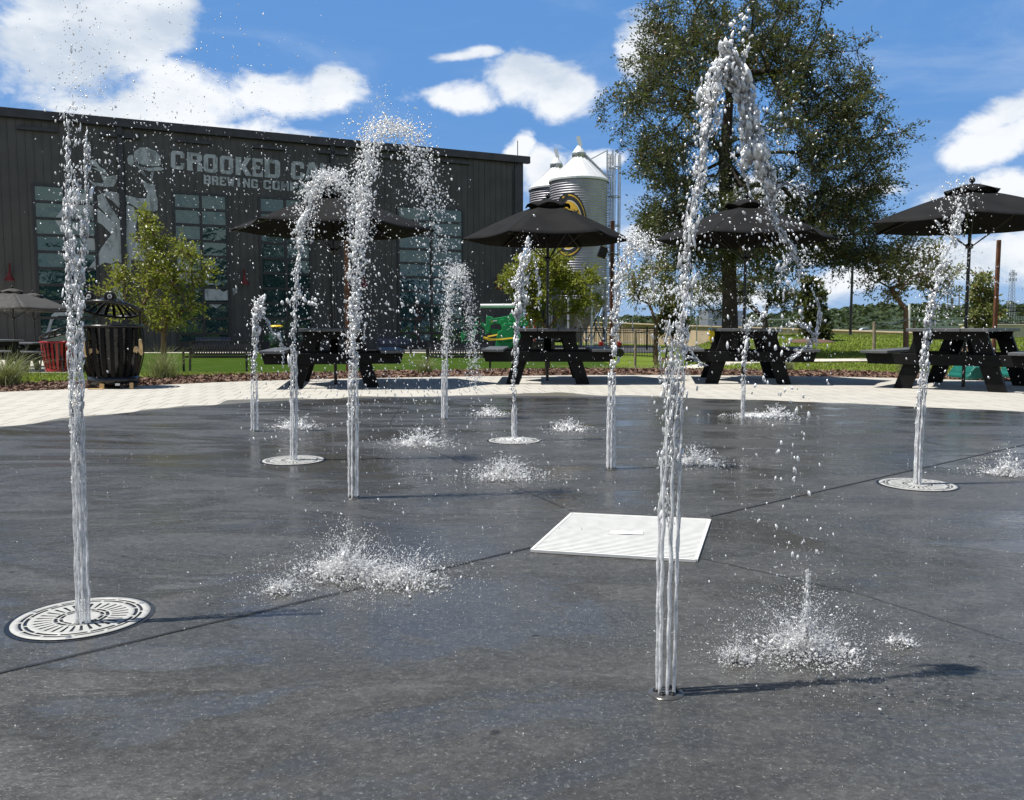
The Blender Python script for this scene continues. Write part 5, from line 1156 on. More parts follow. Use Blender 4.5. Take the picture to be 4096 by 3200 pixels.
# ================================================================ grates and drain
M_plate = simple('pale_cast_plate', (0.43, 0.43, 0.41), 0.5, 0.0, var=0.12, sc=18, bump=0.1)
M_hole = simple('black_void', (0.004, 0.004, 0.004), 0.3)
def jet_grate(loc, label, R=0.165, plate=True):
    e = empty('fountain_grate', (loc[0], loc[1], PZ), label, 'grate', 'round fountain grates', rz=0.3)
    mb = MB(); mb.lathe([(0, 0.0012), (R * 1.075, 0.0012)], (0, 0.0, 0), n=72, smooth=False); mb.build('recess', M_hole, e)
    NA = 240; rad = [1.0, 0.885, 0.845, 0.815, 0.765, 0.72, 0.675, 0.43, 0.395, 0.345, 0.320, 0.272, 0.235, 0.0]; z = 0.0034
    V = [(R * r * cos(2 * pi * k / NA), R * r * sin(2 * pi * k / NA), z) for r in rad for k in range(NA)]; Fs = []
    for i in range(len(rad) - 1):
        for k in range(NA):
            hole = False
            if i in (1, 3): hole = ((k + (0 if i == 1 else 10)) % 20) > 1
            if i == 5: hole = False
            if i == 6: hole = (k % 8) < 3
            if i == 8: hole = ((k + 5) % 24) > 1
            if i == 10: hole = (k % 24) > 2
            if not hole: Fs.append((i * NA + k, i * NA + (k + 1) % NA, (i + 1) * NA + (k + 1) % NA, (i + 1) * NA + k))
    o = npmesh('plate', V, Fs, M_plate, e); so = o.modifiers.new('t', 'SOLIDIFY'); so.thickness = 0.0012; so.offset = -1
    mb = MB()
    for k in range(3): a = 0.5 + 2 * pi * k / 3; mb.lathe([(0.008, 0.0036), (0.006, 0.0045), (0, 0.0042)], (0.94 * R * cos(a), 0.94 * R * sin(a), 0), 10)
    mb.build('bolt', M_galv, e)
    return e
def nozzle_ring(loc, label, r=0.034):
    e = empty('nozzle_plate', (loc[0], loc[1], PZ), label, 'nozzle', 'small flush nozzle plates')
    mb = MB(); mb.lathe([(r * 1.1, 0.001), (r, 0.004), (r * 0.8, 0.0045), (0, 0.0045)], n=32); mb.build('disc', simple('wet_nozzle_disc', (0.10, 0.10, 0.10), 0.2, 0.3), e)
    mb = MB()
    for k in range(6): a = k * pi / 3; mb.lathe([(0.006, 0.0045), (0.006, 0.008), (0.003, 0.008)], (r * 0.62 * cos(a), r * 0.62 * sin(a), 0), 8)
    mb.build('nozzle', M_blackmetal, e)
J = {k: gp(x * k_, y * k_, PZ) for k, (x, y) in {1: (178, 1330), 2: (543, 920), 3: (626, 982), 4: (753, 1062), 5: (948, 894), 6: (1097, 940), 7: (1303, 1000), 8: (1420, 1478), 9: (1584, 893), 10: (1957, 1034)}.items()}
jet_grate(gp(176 * k_, 1331 * k_), 'large round slotted grate nearest the camera at lower left', 0.164)
jet_grate(J[3], 'round slotted grate left of centre under the third jet', 0.172); jet_grate(J[10], 'round slotted grate at right under the right hand jet', 0.172)
jet_grate(J[6], 'round grate under rippling water straight ahead', 0.172); jet_grate(gp(1615 * k_, 889 * k_), 'far round grate under splashing water at the right', 0.172)
for k, lb in ((8, 'small round nozzle plate at the foot of the tallest near jet'), (4, 'small nozzle plate at the foot of the jet left of centre'), (7, 'small nozzle plate at the foot of the thin jet right of centre'), (2, 'small nozzle plate at the foot of the far left short jet'), (5, 'small nozzle plate at the foot of the far short jet')): nozzle_ring(J[k], lb)
# square drain
c4_ = [gp(2127, 2209, PZ), gp(2287, 2061, PZ), gp(2839, 2087, PZ), gp(2784, 2250, PZ)]; cc = sum(c4_, Vector()) / 4
e = empty('drain_cover', (cc.x, cc.y, PZ), 'white square ribbed drain cover in the middle of the wet pad', 'drain cover')
Lc = [p - cc for p in c4_]; M_dr = simple('white_ribbed_cover', (0.70, 0.70, 0.675), 0.6, var=0.10, sc=20)
mb = MB(); mb.prism([p * 0.985 + Vector((0, 0, 0.001)) for p in Lc], (0, 0, 0.002)); mb.build('tray', simple('drain_shade', (0.32, 0.32, 0.31), 0.6), e)
mb = MB(); n = 34
for i in range(n):
    f0, f1 = (i + 0.15) / n, (i + 0.72) / n
    a0, b0_ = Lc[0].lerp(Lc[1], f0), Lc[3].lerp(Lc[2], f0); a1, b1_ = Lc[0].lerp(Lc[1], f1), Lc[3].lerp(Lc[2], f1)
    mb.prism([v + Vector((0, 0, 0.003)) for v in (a0, b0_, b1_, a1)], (0, 0, 0.006))
mb.build('bars', M_dr, e); mb = MB()
for a, b in ((0, 1), (1, 2), (2, 3), (3, 0)): mb.bar(Lc[a] + Vector((0, 0, .006)), Lc[b] + Vector((0, 0, .006)), 0.010, 0.009)
mb.build('frame', M_dr, e)
q = [Vector((x, y, 0.0095)) for x, y in [(-0.07, -0.012), (0.055, -0.020), (0.062, 0.028), (-0.052, 0.034)]]; mb = MB(); mb.prism(q, (0, 0, 0.003)); mb.build('name_plate', M_dr, e)

# ================================================================ water
def water_mat(name, white=0.4):
    """clear water mixed with patches of air filled white water"""
    m, t, p = newmat(name); o = t.obj(); os_ = t.scale(o, (1, 1, 0.35))
    bp = t.bump(t.noise(os_, 120, 4, 0.65), 0.8, 0.006)
    p.inputs['Base Color'].default_value = (0.98, 0.98, 0.975, 1); p.inputs['Roughness'].default_value = 0.22; p.inputs['IOR'].default_value = 1.9; p.inputs['Specular IOR Level'].default_value = 0.9
    p.inputs['Subsurface Weight'].default_value = 1.0; p.inputs['Subsurface Radius'].default_value = (1, 1, 1); p.inputs['Subsurface Scale'].default_value = 0.010; t.l.new(bp, p.inputs['Normal'])
    gl = t.new('ShaderNodeBsdfGlossy', inp={'Color': (1, 1, 1, 1), 'Roughness': 0.10, 'Normal': bp}); tp = t.new('ShaderNodeBsdfTransparent', inp={'Color': (0.97, 0.985, 1.0, 1)})
    fr = t.new('ShaderNodeFresnel', inp={'IOR': 1.8, 'Normal': bp}); cl = t.new('ShaderNodeMixShader'); t.l.new(fr.outputs[0], cl.inputs[0]); t.l.new(tp.outputs[0], cl.inputs[1]); t.l.new(gl.outputs[0], cl.inputs[2])
    fac = t.ramp(t.noise(os_, 90, 4, 0.65), 0.36, 0.62, max(white - 0.34, 0.05), min(white + 0.34, 0.98))
    m2 = t.new('ShaderNodeMixShader', inp={0: fac}); t.l.new(cl.outputs[0], m2.inputs[1]); t.l.new(p.outputs[0], m2.inputs[2])
    t.l.new(m2.outputs[0], t.n['Material Output'].inputs[0]); return m
M_water = water_mat('water', 0.72); M_drop = water_mat('water_droplets', 0.72); M_foam = water_mat('water_foam', 0.62); M_stream = water_mat('water_stream', 0.80)
ICO = {}
def ico(sub):
    if sub not in ICO:
        import bmesh
        b = bmesh.new(); bmesh.ops.create_icosphere(b, subdivisions=sub, radius=1.0); b.verts.ensure_lookup_table()
        ICO[sub] = (np.array([v.co for v in b.verts]), np.array([[v.index for v in f.verts] for f in b.faces])); b.free()
    return ICO[sub]
def spheres(P, R, Dv=None, St=None, sub=1, jit=0.0):
    """P centres, R radii, Dv stretch direction, St stretch factor -> verts, faces"""
    v, f = ico(sub); n = len(P); P = np.asarray(P, float); R = np.asarray(R, float)
    W = np.repeat(v[None], n, 0)
    if jit: W = W * (1 + jit * np.sin(W[:, :, [1, 2, 0]] * 3.1 + rng.uniform(0, 6, (n, 1, 3))))
    W = W * R[:, None, None]
    if Dv is not None:
        D = np.asarray(Dv, float); D = D / np.maximum(np.linalg.norm(D, axis=1), 1e-6)[:, None]; al = np.sum(W * D[:, None], axis=2)
        W = W + D[:, None, :] * al[:, :, None] * (np.asarray(St)[:, None, None] - 1)
    W = W + P[:, None]; Fq = f[None] + (np.arange(n) * len(v))[:, None, None]
    return W.reshape(-1, 3), Fq.reshape(-1, 3)
def path_pts(pts):
    """pts: (x2184, y2184, depth offset, width2184, clump, size) on the picture's scale -> world"""
    return pts
def build_jet(idx, label, rise, fall=(), drops=(), voxel=0.004, streams=7, sr=0.0040, ringr=0.020, straight=0.40):
    base = J[idx]; Yb = base.y; e = empty('water_jet', (base.x, base.y, PZ), label, 'water jet', 'fountain jets'); k2 = k_
    def wp(x, y, dy=0): return np.array(at(x * k2, y * k2, Yb + dy) - Vector((base.x, base.y, PZ)))
    px = k2 * Yb / 3400                       # metres per picture unit
    PP, RR, DD, SS = [], [], [], []
    # separate smooth streams at the foot, breaking into beads higher up
    R_ = np.array([wp(x, y, d) for x, y, d, w_, c_, s_ in rise]); Wd = np.array([r[3] * px for r in rise]); Cl = np.array([r[4] for r in rise]); Sz = np.array([r[5] for r in rise])
    seg = np.linalg.norm(np.diff(R_, axis=0), axis=1); cum = np.concatenate([[0], np.cumsum(seg)]); tot = cum[-1]
    st = MB()
    for k in range(streams):
        a = 2 * pi * k / streams + 0.22; pts = []; rs = []
        Ls = tot * straight; n = max(10, int(Ls / 0.015)); ph = random.uniform(0, 6)
        for i in range(n + 1):
            s_ = Ls * i / n; c = np.array([np.interp(s_, cum, R_[:, j]) for j in range(3)]); w_ = np.interp(s_, cum, Wd) / 2
            rr_ = min(w_ * 0.9, ringr + (w_ - ringr) * (s_ / Ls)); 
            wob = 0.0008 + 0.0022 * (s_ / Ls) ** 2
            pts.append((c[0] + rr_ * cos(a) + wob * sin(s_ * 60 + ph), c[1] + rr_ * sin(a) * 0.9 + wob * cos(s_ * 47 + ph), c[2])); rs.append(sr * (1 - 0.75 * max(0, s_ / Ls - 0.5) * 2) * (1 + 0.28 * (s_ / Ls) * sin(s_ * 95 + ph * 2) + 0.10 * sin(s_ * 210 + ph)))
        s1 = MB(); s1.tube(pts, rs, 8); s1.build('stream', M_stream, e)
    near = Yb < 2.6
    def clumps(A, Wd, Cl, Sz, s0, s1_, vert=False):
        """packets of water thrown up one after the other, with gaps between them"""
        seg = np.linalg.norm(np.diff(A, axis=0), axis=1); cum = np.concatenate([[0], np.cumsum(seg)]); s_ = s0 * cum[-1]
        while s_ < s1_ * cum[-1]:
            c = np.array([np.interp(s_, cum, A[:, j]) for j in range(3)]); w_ = np.interp(s_, cum, Wd); cl_ = np.interp(s_, cum, Cl); sz = np.interp(s_, cum, Sz)
            c2 = np.array([np.interp(s_ + 0.02, cum, A[:, j]) for j in range(3)]); c1 = np.array([np.interp(s_ - 0.02, cum, A[:, j]) for j in range(3)]); d = c2 - c1; d = d / max(np.linalg.norm(d), 1e-6)
            pc_ = c + rng.normal(0, 1, 3) * np.array([0.17, 0.14, 0.05]) * w_; pk = rng.uniform(0.5, 1.5); pw = w_ * rng.uniform(0.10, 0.24)
            for _ in range(rng.poisson(cl_ * ((7.5 if idx == 8 else 6.5) if near else 4.2) * pk)):
                r_ = sz * (0.25 if near else 0.42) * np.exp(rng.normal(0, 0.45)); o_ = rng.normal(0, 1, 3) * np.array([pw, pw * 0.8, pw * 0.8]) * 1.15 + d * rng.normal(0, 0.014 if near else 0.022)
                PP.append(pc_ + o_); RR.append(min(r_, w_ * 0.35)); DD.append(d + rng.normal(0, 0.20, 3)); SS.append((rng.uniform(1.1, 3.0) if sz > 0.009 else rng.uniform(2.0, 6.0)) if near else rng.uniform(1.2, 3.6))
            s_ += (0.015 if near else 0.013 * (Yb / 1.8) ** 0.55) * rng.uniform(0.6, 1.5)
    clumps(R_, Wd, Cl, Sz, straight * 0.55, 1.0)
    for f in fall:
        A = np.array([wp(x, y, d) for x, y, d, w_, c_, s_ in f]); clumps(A, np.array([q[3] * px for q in f]), np.array([q[4] for q in f]), np.array([q[5] for q in f]), 0, 1)
    V, Fq = spheres(PP, RR, DD, SS, 1, 0.2)
    o = npmesh('water_column', V, Fq, M_water, e, smooth=True)
    o['kind'] = 'stuff'
    # loose drops: (x, y, sx, sy, n, size, stretch, dirx, diry)
    P2, R2, D2, S2 = [], [], [], []
    for (x, y, wx, wy, n, size, stc, dx, dy) in drops:
        for _ in range(n):
            xx, yy = x + random.gauss(0, wx), y + random.gauss(0, wy); dd = random.gauss(0, 0.06 + wx * px * 0.4)
            q = wp(xx, yy, dd)
            if q[2] < 0.004: continue
            P2.append(q); R2.append(size * 0.55 * math.exp(min(random.gauss(0, 0.45), 0.7))); D2.append([dx + random.gauss(0, 0.25), random.gauss(0, 0.2), dy + random.gauss(0, 0.2)]); S2.append(max(1, random.gauss(stc, 0.4)))
    if P2:
        V, Fq = spheres(P2, R2, D2, S2, 1, 0.1); npmesh('droplets', V, Fq, M_drop, e, smooth=True)['kind'] = 'stuff'
    return e
def trail(pts, n, spread, size, st=1.6):
    """drops strewn along a polyline of picture points"""
    out = []
    for (x0, y0), (x1, y1) in zip(pts[:-1], pts[1:]):
        m = max(2, int(math.hypot(x1 - x0, y1 - y0) / 16))
        for i in range(m): f = (i + 0.5) / m; out.append((x0 + (x1 - x0) * f, y0 + (y1 - y0) * f, spread, 9, max(1, n // m), size, st, (x1 - x0) / 100, -(y1 - y0) / 100))
    return out
# 1: near left, out of the top of the frame
build_jet(1, 'tall near jet at far left rising out of the picture', [(178, 1330, 0, 30, 1, .004), (172, 1150, 0, 27, 1.2, .004), (165, 900, 0, 27, 1.8, .0042), (158, 650, 0.02, 36, 2.2, .0055), (155, 430, 0.03, 38, 2.6, .0062), (160, 300, 0.03, 46, 1.0, .005), (160, 180, 0.04, 50, 0.3, .004), (160, -80, 0.05, 60, 0.2, .004)],
    [[(186, 300, 0, 12, 1.6, .0055), (183, 430, 0, 16, 1.8, .0055), (172, 620, 0, 14, 1.6, .005), (172, 900, 0, 12, 1.6, .0045), (177, 1050, 0, 10, 1.2, .004)], [(146, 250, 0, 8, .8, .0045), (143, 400, 0, 12, 1.6, .0055), (148, 600, 0, 14, 1.8, .0055), (153, 850, 0, 12, 1.6, .0045), (160, 1050, 0, 10, 1.2, .004)]],
    trail([(160, 640), (165, 350)], 160, 26, .0022) + [(165, 130, 38, 90, 260, .0020, 1.3, 0, 1), (280, 150, 90, 110, 260, .0017, 1.2, 0.3, -1), (240, 340, 60, 70, 150, .0028, 1.2, 0.2, -1), (420, 240, 130, 130, 260, .0018, 1.3, 0.4, -1), (400, 380, 120, 90, 150, .0018, 1.3, 0.4, -1), (230, 520, 60, 110, 60, .002, 1.3, 0.2, -1)], voxel=0.0018, sr=.0030, ringr=.019, straight=0.46)
# 2
build_jet(2, 'short far left jet with a curl of water hooking right', [(543, 920, 0, 15, 1, .006), (542, 800, 0, 15, 2.0, .007), (543, 720, 0, 18, 2.4, .010), (547, 670, 0, 22, 3.0, .012), (555, 640, 0, 18, 3.2, .012)],
    [[(548, 650, 0, 26, 4, .012), (560, 665, 0, 14, 2.6, .009), (570, 690, 0, 8, 2.2, .006), (583, 708, 0, 10, 2.4, .007), (598, 722, 0, 8, 2.4, .007), (603, 745, 0, 7, 2.2, .007), (606, 790, 0, 3, 0.8, .005)]], trail([(540, 830), (543, 690), (555, 650)], 110, 9, .0035, 1.2) + trail([(570, 690), (600, 750)], 50, 10, .003), voxel=0.0042, sr=.0055, ringr=.026)
# 3
build_jet(3, 'jet rising from the grate left of centre and arching right in a spray of beads', [(626, 982, 0, 14, 1, .005), (627, 850, 0, 14, 2.4, .006), (627, 720, 0, 15, 2.8, .007), (632, 600, 0, 17, 2.8, .008), (640, 520, 0, 20, 2.8, .009), (652, 450, 0, 24, 2.2, .009), (670, 395, 0, 30, 1.6, .009)],
    [[(670, 395, 0, 30, 1.2, .009), (695, 372, 0, 36, 1.6, .010), (720, 380, 0, 30, 1.2, .009), (745, 410, 0, 30, 0.5, .007)]], trail([(640, 520), (660, 420), (690, 375), (725, 375), (750, 420), (765, 520)], 460, 17, .0052, 1.15) + trail([(630, 700), (640, 520)], 80, 10, .004) + [(700, 640, 60, 120, 260, .0030, 2.2, 0.3, -1), (650, 640, 22, 10, 22, .010, 1.5, 0.4, -1), (672, 660, 10, 20, 10, .009, 1.8, 0.4, -1)], voxel=0.0038, sr=.0046, ringr=.020)
# 4
build_jet(4, 'tall jet left of centre ending in a wide fan of drops', [(753, 1062, 0, 22, 1, .005), (753, 900, 0, 23, 2.6, .006), (753, 760, 0, 24, 3.2, .0075), (758, 620, 0, 26, 3.4, .009), (765, 500, 0, 30, 2.8, .009), (775, 420, 0, 34, 2.0, .009), (785, 330, 0, 40, 0.9, .008)],
    [], trail([(755, 760), (768, 520), (780, 380), (790, 300)], 520, 15, .0050, 1.3) + trail([(790, 300), (820, 260), (870, 280), (900, 350), (925, 450), (960, 620)], 420, 22, .0044, 1.4) + [(830, 280, 42, 32, 320, .0030, 1.1, 0, 1), (810, 220, 16, 26, 90, .0026, 1.1, 0, 1), (890, 400, 26, 60, 150, .0045, 1.3, .2, -1), (850, 520, 70, 120, 340, .0022, 1.5, .2, -1), (870, 640, 40, 30, 26, .008, 1.7, .4, -1), (870, 750, 80, 110, 260, .0030, 2.4, .3, -1), (930, 760, 70, 100, 160, .003, 2.4, .3, -1)], voxel=0.0036, sr=.0042, ringr=.020)
# 5
build_jet(5, 'short far jet breaking into an arch of fine drops', [(948, 894, 0, 13, 1, .006), (948, 800, 0, 13, 2.4, .007), (952, 700, 0, 15, 2.4, .008), (958, 620, 0, 17, 2.0, .009), (966, 575, 0, 20, 1.6, .009)],
    [], trail([(950, 760), (955, 650), (966, 580), (985, 580), (1000, 650), (1008, 740), (1012, 830)], 420, 9, .0052, 1.3) + [(970, 575, 14, 12, 120, .005, 1, 0, 1), (1000, 700, 18, 50, 80, .004, 1.6, .2, -1)], voxel=0.0042, sr=.0055, ringr=.024)
# 6
build_jet(6, 'slim white jet with a lumpy head in front of the centre table', [(1097, 940, 0, 11, 2, .006), (1097, 850, 0, 10, 3, .007), (1098, 760, 0, 11, 3, .008), (1102, 690, 0, 15, 3.4, .010), (1106, 620, 0, 24, 4.2, .014), (1112, 570, 0, 24, 3.4, .013), (1126, 535, 0, 20, 2.6, .012), (1128, 505, 0, 10, 1.6, .009)],
    [[(1090, 600, 0, 10, 1.5, .008), (1103, 605, 0, 24, 4.6, .014), (1118, 640, 0, 14, 2, .009), (1118, 665, 0, 6, 1, .007)], [(1140, 555, 0, 10, 1.8, .009), (1150, 600, 0, 9, 1.6, .009), (1150, 660, 0, 7, .8, .007)]], trail([(1098, 700), (1110, 600), (1128, 510)], 130, 15, .004, 1.1) + [(1135, 600, 16, 50, 60, .006, 1.6, .2, -1)], voxel=0.0042, sr=.0060, ringr=.012, straight=.18)
# 7
build_jet(7, 'thin jet right of centre in front of the railing, leaning right at the top', [(1303, 1000, 0, 19, 1, .006), (1304, 860, 0, 17, 2.2, .007), (1308, 740, 0, 17, 2.6, .009), (1314, 650, 0, 17, 2.8, .010), (1330, 560, 0, 22, 2.4, .011), (1350, 510, 0, 34, 2.2, .011)],
    [[(1350, 510, 0, 30, 2.0, .010), (1372, 520, 0, 30, 1.6, .009), (1385, 560, 0, 12, 1.2, .008), (1395, 620, 0, 8, .8, .007)], [(1388, 715, 0, 10, 1.6, .007), (1405, 732, 0, 7, 2.0, .006), (1408, 780, 0, 4, 1.2, .005), (1420, 850, 0, 3, .8, .004)]], trail([(1312, 700), (1335, 560), (1360, 500), (1385, 530), (1400, 660)], 260, 16, .0050, 1.3) + [(1360, 560, 26, 40, 120, .005, 1.2, 0, -1), (1340, 700, 40, 40, 40, .004, 1.4, 0, -1)], voxel=0.0042, sr=.0050, ringr=.026)
# 8: the big one
build_jet(8, 'big foreground jet rising past the oak and folding over in a broad sheet', [(1420, 1478, 0, 48, 1, .003), (1424, 1250, 0, 48, 2, .0035), (1430, 1030, 0, 46, 4.2, .0045), (1440, 860, 0, 36, 4.2, .0050), (1452, 700, 0.01, 34, 4.2, .0055), (1466, 560, 0.01, 28, 3.6, .0058), (1478, 450, 0.01, 28, 3.6, .006), (1494, 350, 0.02, 20, 3.0, .006), (1505, 270, 0.02, 24, 3.2, .009), (1524, 190, 0.03, 34, 3.6, .013), (1545, 130, 0.03, 40, 4.2, .016), (1556, 100, 0.03, 26, 3.2, .014)],
    [[(1548, 110, .03, 30, 4, .014), (1562, 150, .04, 38, 4.4, .017), (1580, 190, .05, 36, 4.4, .017), (1592, 230, .05, 30, 4.2, .014), (1606, 280, .06, 34, 4.4, .016), (1616, 330, .06, 40, 4.4, .017), (1630, 370, .07, 38, 4.2, .015), (1643, 410, .07, 24, 3.6, .010), (1652, 450, .08, 12, 3.0, .005), (1660, 485, .08, 12, 2.6, .005), (1684, 512, .08, 16, 3.0, .0055), (1698, 545, .09, 12, 2.4, .005), (1700, 580, .09, 8, 1.2, .004)],
     [(1590, 110, .03, 8, 1.8, .005), (1582, 140, .03, 8, 2.2, .005), (1578, 165, .03, 12, 2.5, .005)], [(1572, 345, .06, 8, 2, .004), (1588, 375, .06, 8, 2.2, .0045), (1597, 405, .06, 6, 1.6, .004)],
     [(1650, 410, .07, 10, 2.4, .004), (1668, 396, .07, 8, 2.2, .004), (1690, 392, .07, 8, 2.4, .004), (1703, 405, .07, 7, 2, .004), (1710, 430, .07, 5, .8, .003)],
     [(1518, 215, .02, 30, 2.6, .006), (1530, 250, .02, 10, 2.2, .005), (1512, 290, .02, 22, 2.6, .0055)], [(1690, 540, .09, 12, 1.4, .005), (1668, 580, .09, 12, 1.4, .005), (1655, 600, .09, 16, .8, .004)],
     [(1735, 625, .1, 8, 1.2, .004), (1748, 660, .1, 8, 1.8, .0045), (1745, 700, .1, 9, 2.0, .005), (1728, 735, .1, 9, 1.6, .0045), (1700, 755, .1, 12, 1.6, .005)], [(1670, 700, .1, 8, .8, .004), (1700, 690, .1, 9, 1.8, .0045), (1728, 705, .1, 9, 1.8, .005), (1740, 735, .1, 8, 1.2, .004)],
     [(1430, 700, 0, 26, 2.4, .006), (1428, 820, 0, 26, 2.4, .005), (1430, 960, 0, 24, 2, .004)], [(1600, 650, .1, 12, .5, .004), (1640, 640, .1, 10, .6, .004)], [(1470, 745, 0, 10, 2, .004), (1490, 772, 0, 10, 2.2, .0042), (1502, 768, 0, 8, 1.6, .004)]],
    trail([(1430, 900), (1460, 600), (1500, 300), (1545, 120)], 240, 20, .0024, 1.7) + trail([(1600, 220), (1650, 440), (1700, 560), (1690, 760)], 150, 34, .0026, 1.9) + [(1590, 40, 14, 28, 16, .0052, 1.2, 0, 1), (1620, 300, 70, 110, 60, .0030, 1.5, 0, -1), (1560, 480, 60, 60, 70, .0018, 1.3, 0, -1), (1660, 560, 60, 60, 50, .0036, 2.0, .2, -1), (1650, 740, 60, 80, 60, .0032, 2, .1, -1), (1680, 980, 40, 110, 42, .0034, 2.4, 0, -1), (1700, 1180, 40, 60, 20, .0034, 2.2, 0, -1)], voxel=0.0018, sr=.0031, ringr=.0185, straight=0.52)
# 9
build_jet(9, 'small far jet with a ragged head in front of the oak side table', [(1584, 893, 0, 9, 1, .005), (1586, 820, 0, 9, 2.6, .006), (1590, 760, 0, 12, 3, .009), (1594, 720, 0, 13, 3, .010), (1602, 680, 0, 12, 2.4, .009)],
    [[(1596, 700, 0, 8, 1.4, .007), (1612, 690, 0, 20, 2.6, .010), (1626, 672, 0, 8, 2, .008), (1630, 655, 0, 5, 1.4, .006)]], trail([(1588, 800), (1600, 690), (1625, 650)], 120, 14, .0040, 1.1) + [(1600, 740, 26, 50, 160, .0028, 1.2, 0, -1)], voxel=0.0042, sr=.0050, ringr=.010)
# 10
build_jet(10, 'jet at right rising from its grate and bursting over the right hand umbrella', [(1957, 1034, 0, 15, 1, .005), (1960, 940, 0, 15, 3, .006), (1967, 840, 0, 17, 3.2, .0075), (1976, 740, 0, 19, 3.2, .009), (1986, 660, 0, 20, 2.8, .010), (1998, 600, 0, 22, 1.8, .009), (2022, 540, 0, 26, 1.4, .009), (2036, 480, 0, 24, 1.8, .010), (2045, 430, 0, 22, 1.6, .009)],
    [[(2000, 480, 0, 8, 1, .007), (2012, 500, 0, 10, 1, .007)], [(2045, 440, 0, 18, 1.6, .009), (2040, 500, 0, 24, 1.2, .009), (2050, 520, 0, 20, .8, .008)]], trail([(1985, 680), (2010, 570), (2040, 450), (2048, 380)], 240, 22, .0042, 1.2) + [(2045, 520, 34, 34, 170, .0032, 1.1, 0, -1), (2015, 600, 40, 50, 170, .0028, 1.2, 0, -1), (2060, 600, 46, 70, 120, .0026, 1.3, 0, -1), (2090, 700, 50, 60, 50, .0036, 2, 0, -1)], voxel=0.0038, sr=.0046, ringr=.018)

# ---------------------------------------------------------------- splashes where the water lands
def splash(x, y, w_, h, n, label, seed, crown=0, jet=0):
    r_ = np.random.default_rng(seed); c = gp(x * k_, y * k_, PZ); px = k_ * c.y / 3400; W = w_ * px / 2; Hh = h * px
    e = empty('water_splash', (c.x, c.y, PZ), label, 'splash', 'splashes on the wet pad'); PP, RR, DD, SS = [], [], [], []
    for _ in range(int(n * 1.6)):                          # fine radial drops
        a = r_.uniform(0, 2 * pi); q = abs(r_.normal(0, 0.62)); z = Hh * 1.3 * abs(r_.normal(0, 0.45)) * max(0.1, 1 - q * 0.7); rr = W * q
        PP.append([rr * cos(a), rr * sin(a), z + 0.002]); RR.append(px * 0.50 * np.exp(r_.normal(0, 0.45))); el_ = 0.6 + r_.normal(0, 0.4); DD.append([cos(a) * cos(el_), sin(a) * cos(el_), sin(el_)]); SS.append(r_.uniform(1, 3.2))
    for _ in range(int(n * 0.35)):                         # beads lying further out
        a = r_.uniform(0, 2 * pi); q = 0.4 + abs(r_.normal(0, 0.6)); PP.append([W * q * cos(a), W * q * sin(a), 0.003]); RR.append(px * 0.55 * np.exp(r_.normal(0, 0.4))); DD.append([cos(a), sin(a), 0.1]); SS.append(r_.uniform(1, 2))
    V, Fq = spheres(PP, RR, DD, SS, 1, 0.1); npmesh('spray', V, Fq, M_drop, e, smooth=True)['kind'] = 'stuff'
    PP, RR, DD, SS = [], [], [], []
    for _ in range(int(400 + n * 1.5)):
        a = r_.uniform(0, 2 * pi); q = abs(r_.normal(0, 0.27)); PP.append([W * q * cos(a), W * q * sin(a), 0.004 + Hh * 0.20 * abs(r_.normal(0, 1)) * max(0.1, 1 - 2 * q)]); RR.append(px * 0.88 * np.exp(r_.normal(0, 0.45))); el_ = 0.5 + r_.normal(0, 0.5); DD.append([cos(a) * cos(el_), sin(a) * cos(el_), sin(el_)]); SS.append(r_.uniform(1.2, 3.5))
    for k in range(crown * 3):                             # thrown arms of water
        a = r_.uniform(0, 2 * pi); el_ = r_.uniform(0.35, 1.15); L = W * r_.uniform(0.3, 1.0); d = np.array([cos(a) * cos(el_), sin(a) * cos(el_), sin(el_)]); m = 16
        for i in range(m):
            f = i / m; PP.append(d * L * f + np.array([0, 0, -0.25 * L * f * f + 0.004]) + r_.normal(0, px * 1.4, 3)); RR.append(px * (1.5 - 0.9 * f)); DD.append(d); SS.append(2.2)
    for k in range(jet * 14): PP.append([r_.normal(0, px * 6) * (1.3 - k / jet / 14), r_.normal(0, px * 4), Hh * k / jet / 14]); RR.append(px * r_.uniform(0.6, 1.6) ); DD.append([0.05, 0, 1]); SS.append(2.6)
    PP = np.array(PP); PP[:, 2] = np.maximum(PP[:, 2], 0.001); V, Fq = spheres(PP, RR, DD, SS, 1, 0.2); V[:, 2] = np.maximum(V[:, 2], 0.0005)
    o = npmesh('splash_core', V, Fq, M_foam, e, smooth=True); o['kind'] = 'stuff'
    return e
splash(735, 1222, 380, 90, 2200, 'wide white splash on the pad left of the drain cover', 1, 16)
splash(860, 1240, 330, 60, 1100, 'looser splash just right of the wide white one', 21, 10)
splash(600, 1262, 130, 40, 300, 'small ragged splash left of the wide white one', 22, 8)
splash(1075, 1018, 190, 44, 900, 'bright splash in the middle of the pad behind the drain', 2, 10)
splash(893, 948, 150, 34, 700, 'bright splash between the two left grates and the centre jet', 3, 8)
splash(1045, 886, 80, 18, 300, 'small far splash straight ahead near the pad edge', 4, 4)
splash(1480, 990, 170, 40, 500, 'splash behind the foreground jet', 5, 8)
splash(1212, 918, 110, 26, 300, 'thin splash between the centre jet and the thin jet', 6, 4)
splash(1655, 888, 90, 22, 300, 'far splash just right of the ragged headed jet', 7, 4)
splash(1718, 1395, 440, 190, 3000, 'tall splash with a central spout in the right foreground', 8, 26, 26)
splash(1572, 1412, 130, 70, 500, 'crown shaped splash left of the tall foreground one', 9, 18)
splash(2150, 1012, 150, 50, 500, 'splash cut off by the right edge', 10, 8)
splash(630, 912, 120, 26, 300, 'far splash behind the jet on the left grate', 11, 4)
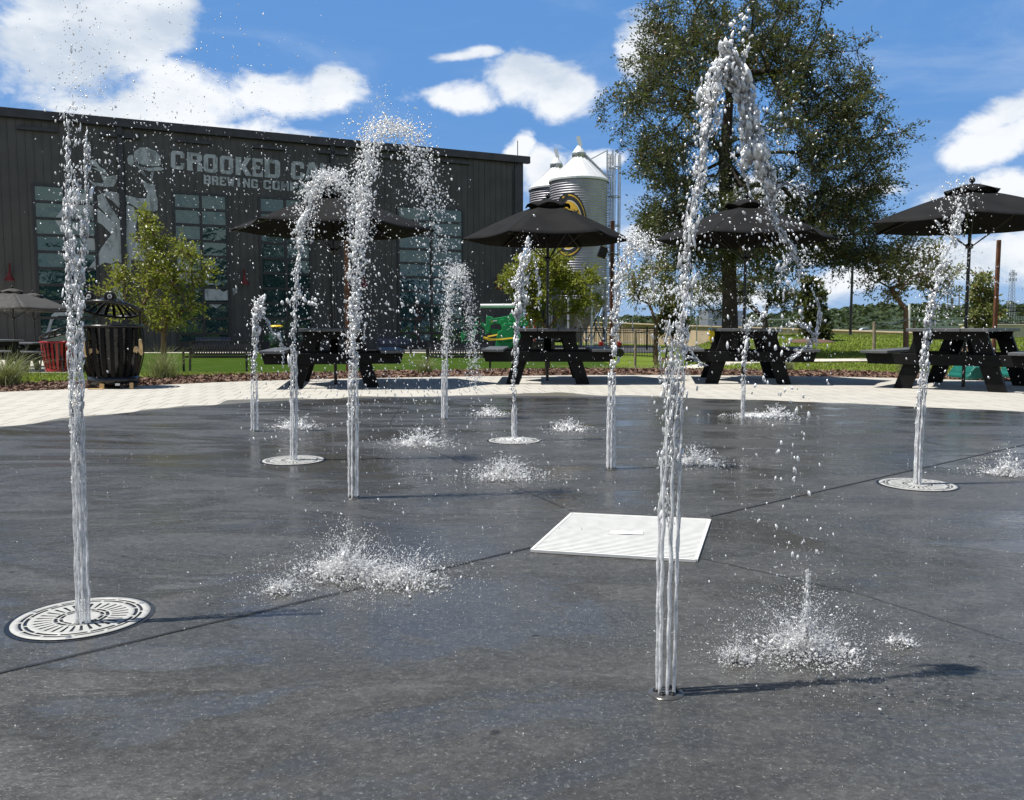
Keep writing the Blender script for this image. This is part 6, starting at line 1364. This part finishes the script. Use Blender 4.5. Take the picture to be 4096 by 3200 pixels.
splash(1920, 1375, 110, 40, 160, 'faint scattered splash at the far right of the foreground', 12, 4)
splash(1097, 941, 90, 8, 260, 'ripple of water spilling over the centre grate', 13, 0)
splash(1612, 890, 140, 10, 300, 'ripple of water spilling over the far right grate', 14, 0)
# falling drops between the jets, and beads on the pad
def cloud(name, label, areas, sizemul=1.0):
    P, R, D, Sx = [], [], [], []
    for (x0, y0, x1, y1, n, Ya, Yb_, size, st_) in areas:
        for _ in range(n):
            x, y = random.uniform(x0, x1), random.uniform(y0, y1); Yd = random.uniform(Ya, Yb_); q = at(x * k_, y * k_, Yd)
            if q.z < 0.03: continue
            P.append(q); R.append(size * 0.72 * Yd / 2.5 * math.exp(min(random.gauss(0, 0.45), 0.7))); D.append([0.25 + random.gauss(0, 0.12), 0, -1]); Sx.append(max(1, random.gauss(st_, 0.6)))
    V, Fq = spheres([tuple(p) for p in P], R, D, Sx, 1); tag(npmesh(name, V, Fq, M_drop, None, smooth=True), label, 'spray', kind='stuff')
cloud('falling_spray', 'fine drops of falling spray drifting between the jets', [(500, 560, 1050, 950, 520, 2.5, 6.5, .0014, 2.6), (200, 300, 800, 600, 420, 2.2, 4.5, .0012, 1.8), (1100, 700, 1350, 800, 60, 3, 6, .0014, 1.8), (1400, 480, 1800, 800, 260, 2, 4.5, .0012, 1.6), (1950, 560, 2184, 820, 160, 3, 6, .0013, 2.2), (560, 900, 1250, 1150, 150, 2.2, 3.6, .0016, 2.6), (1500, 900, 1800, 1300, 70, 1.8, 2.6, .0018, 2.4), (350, 0, 760, 420, 200, 2.2, 4, .0014, 1.5)])
n = 9000; y = 1.0 + 4.2 * rng.uniform(0, 1, n) ** 1.3; x = rng.uniform(-0.62, 0.62, n) * y
dens = np.exp(-((x - 0.5) ** 2 / 1.6 + (y - 2.2) ** 2 / 3.0)) + 0.15; k = rng.uniform(0, 1, n) < dens; x, y = x[k], y[k]; n = len(x)
P = np.stack([x, y, np.full(n, PZ)], 1); V, Fq = spheres(P, 0.0006 * np.exp(rng.normal(0, 0.4, n)) * (y / 2) ** 0.9, None, None, 1)
tag(npmesh('surface_beads', V, Fq, M_drop, None, smooth=True), 'beads of water bouncing on the wet pad', 'water beads', kind='stuff')
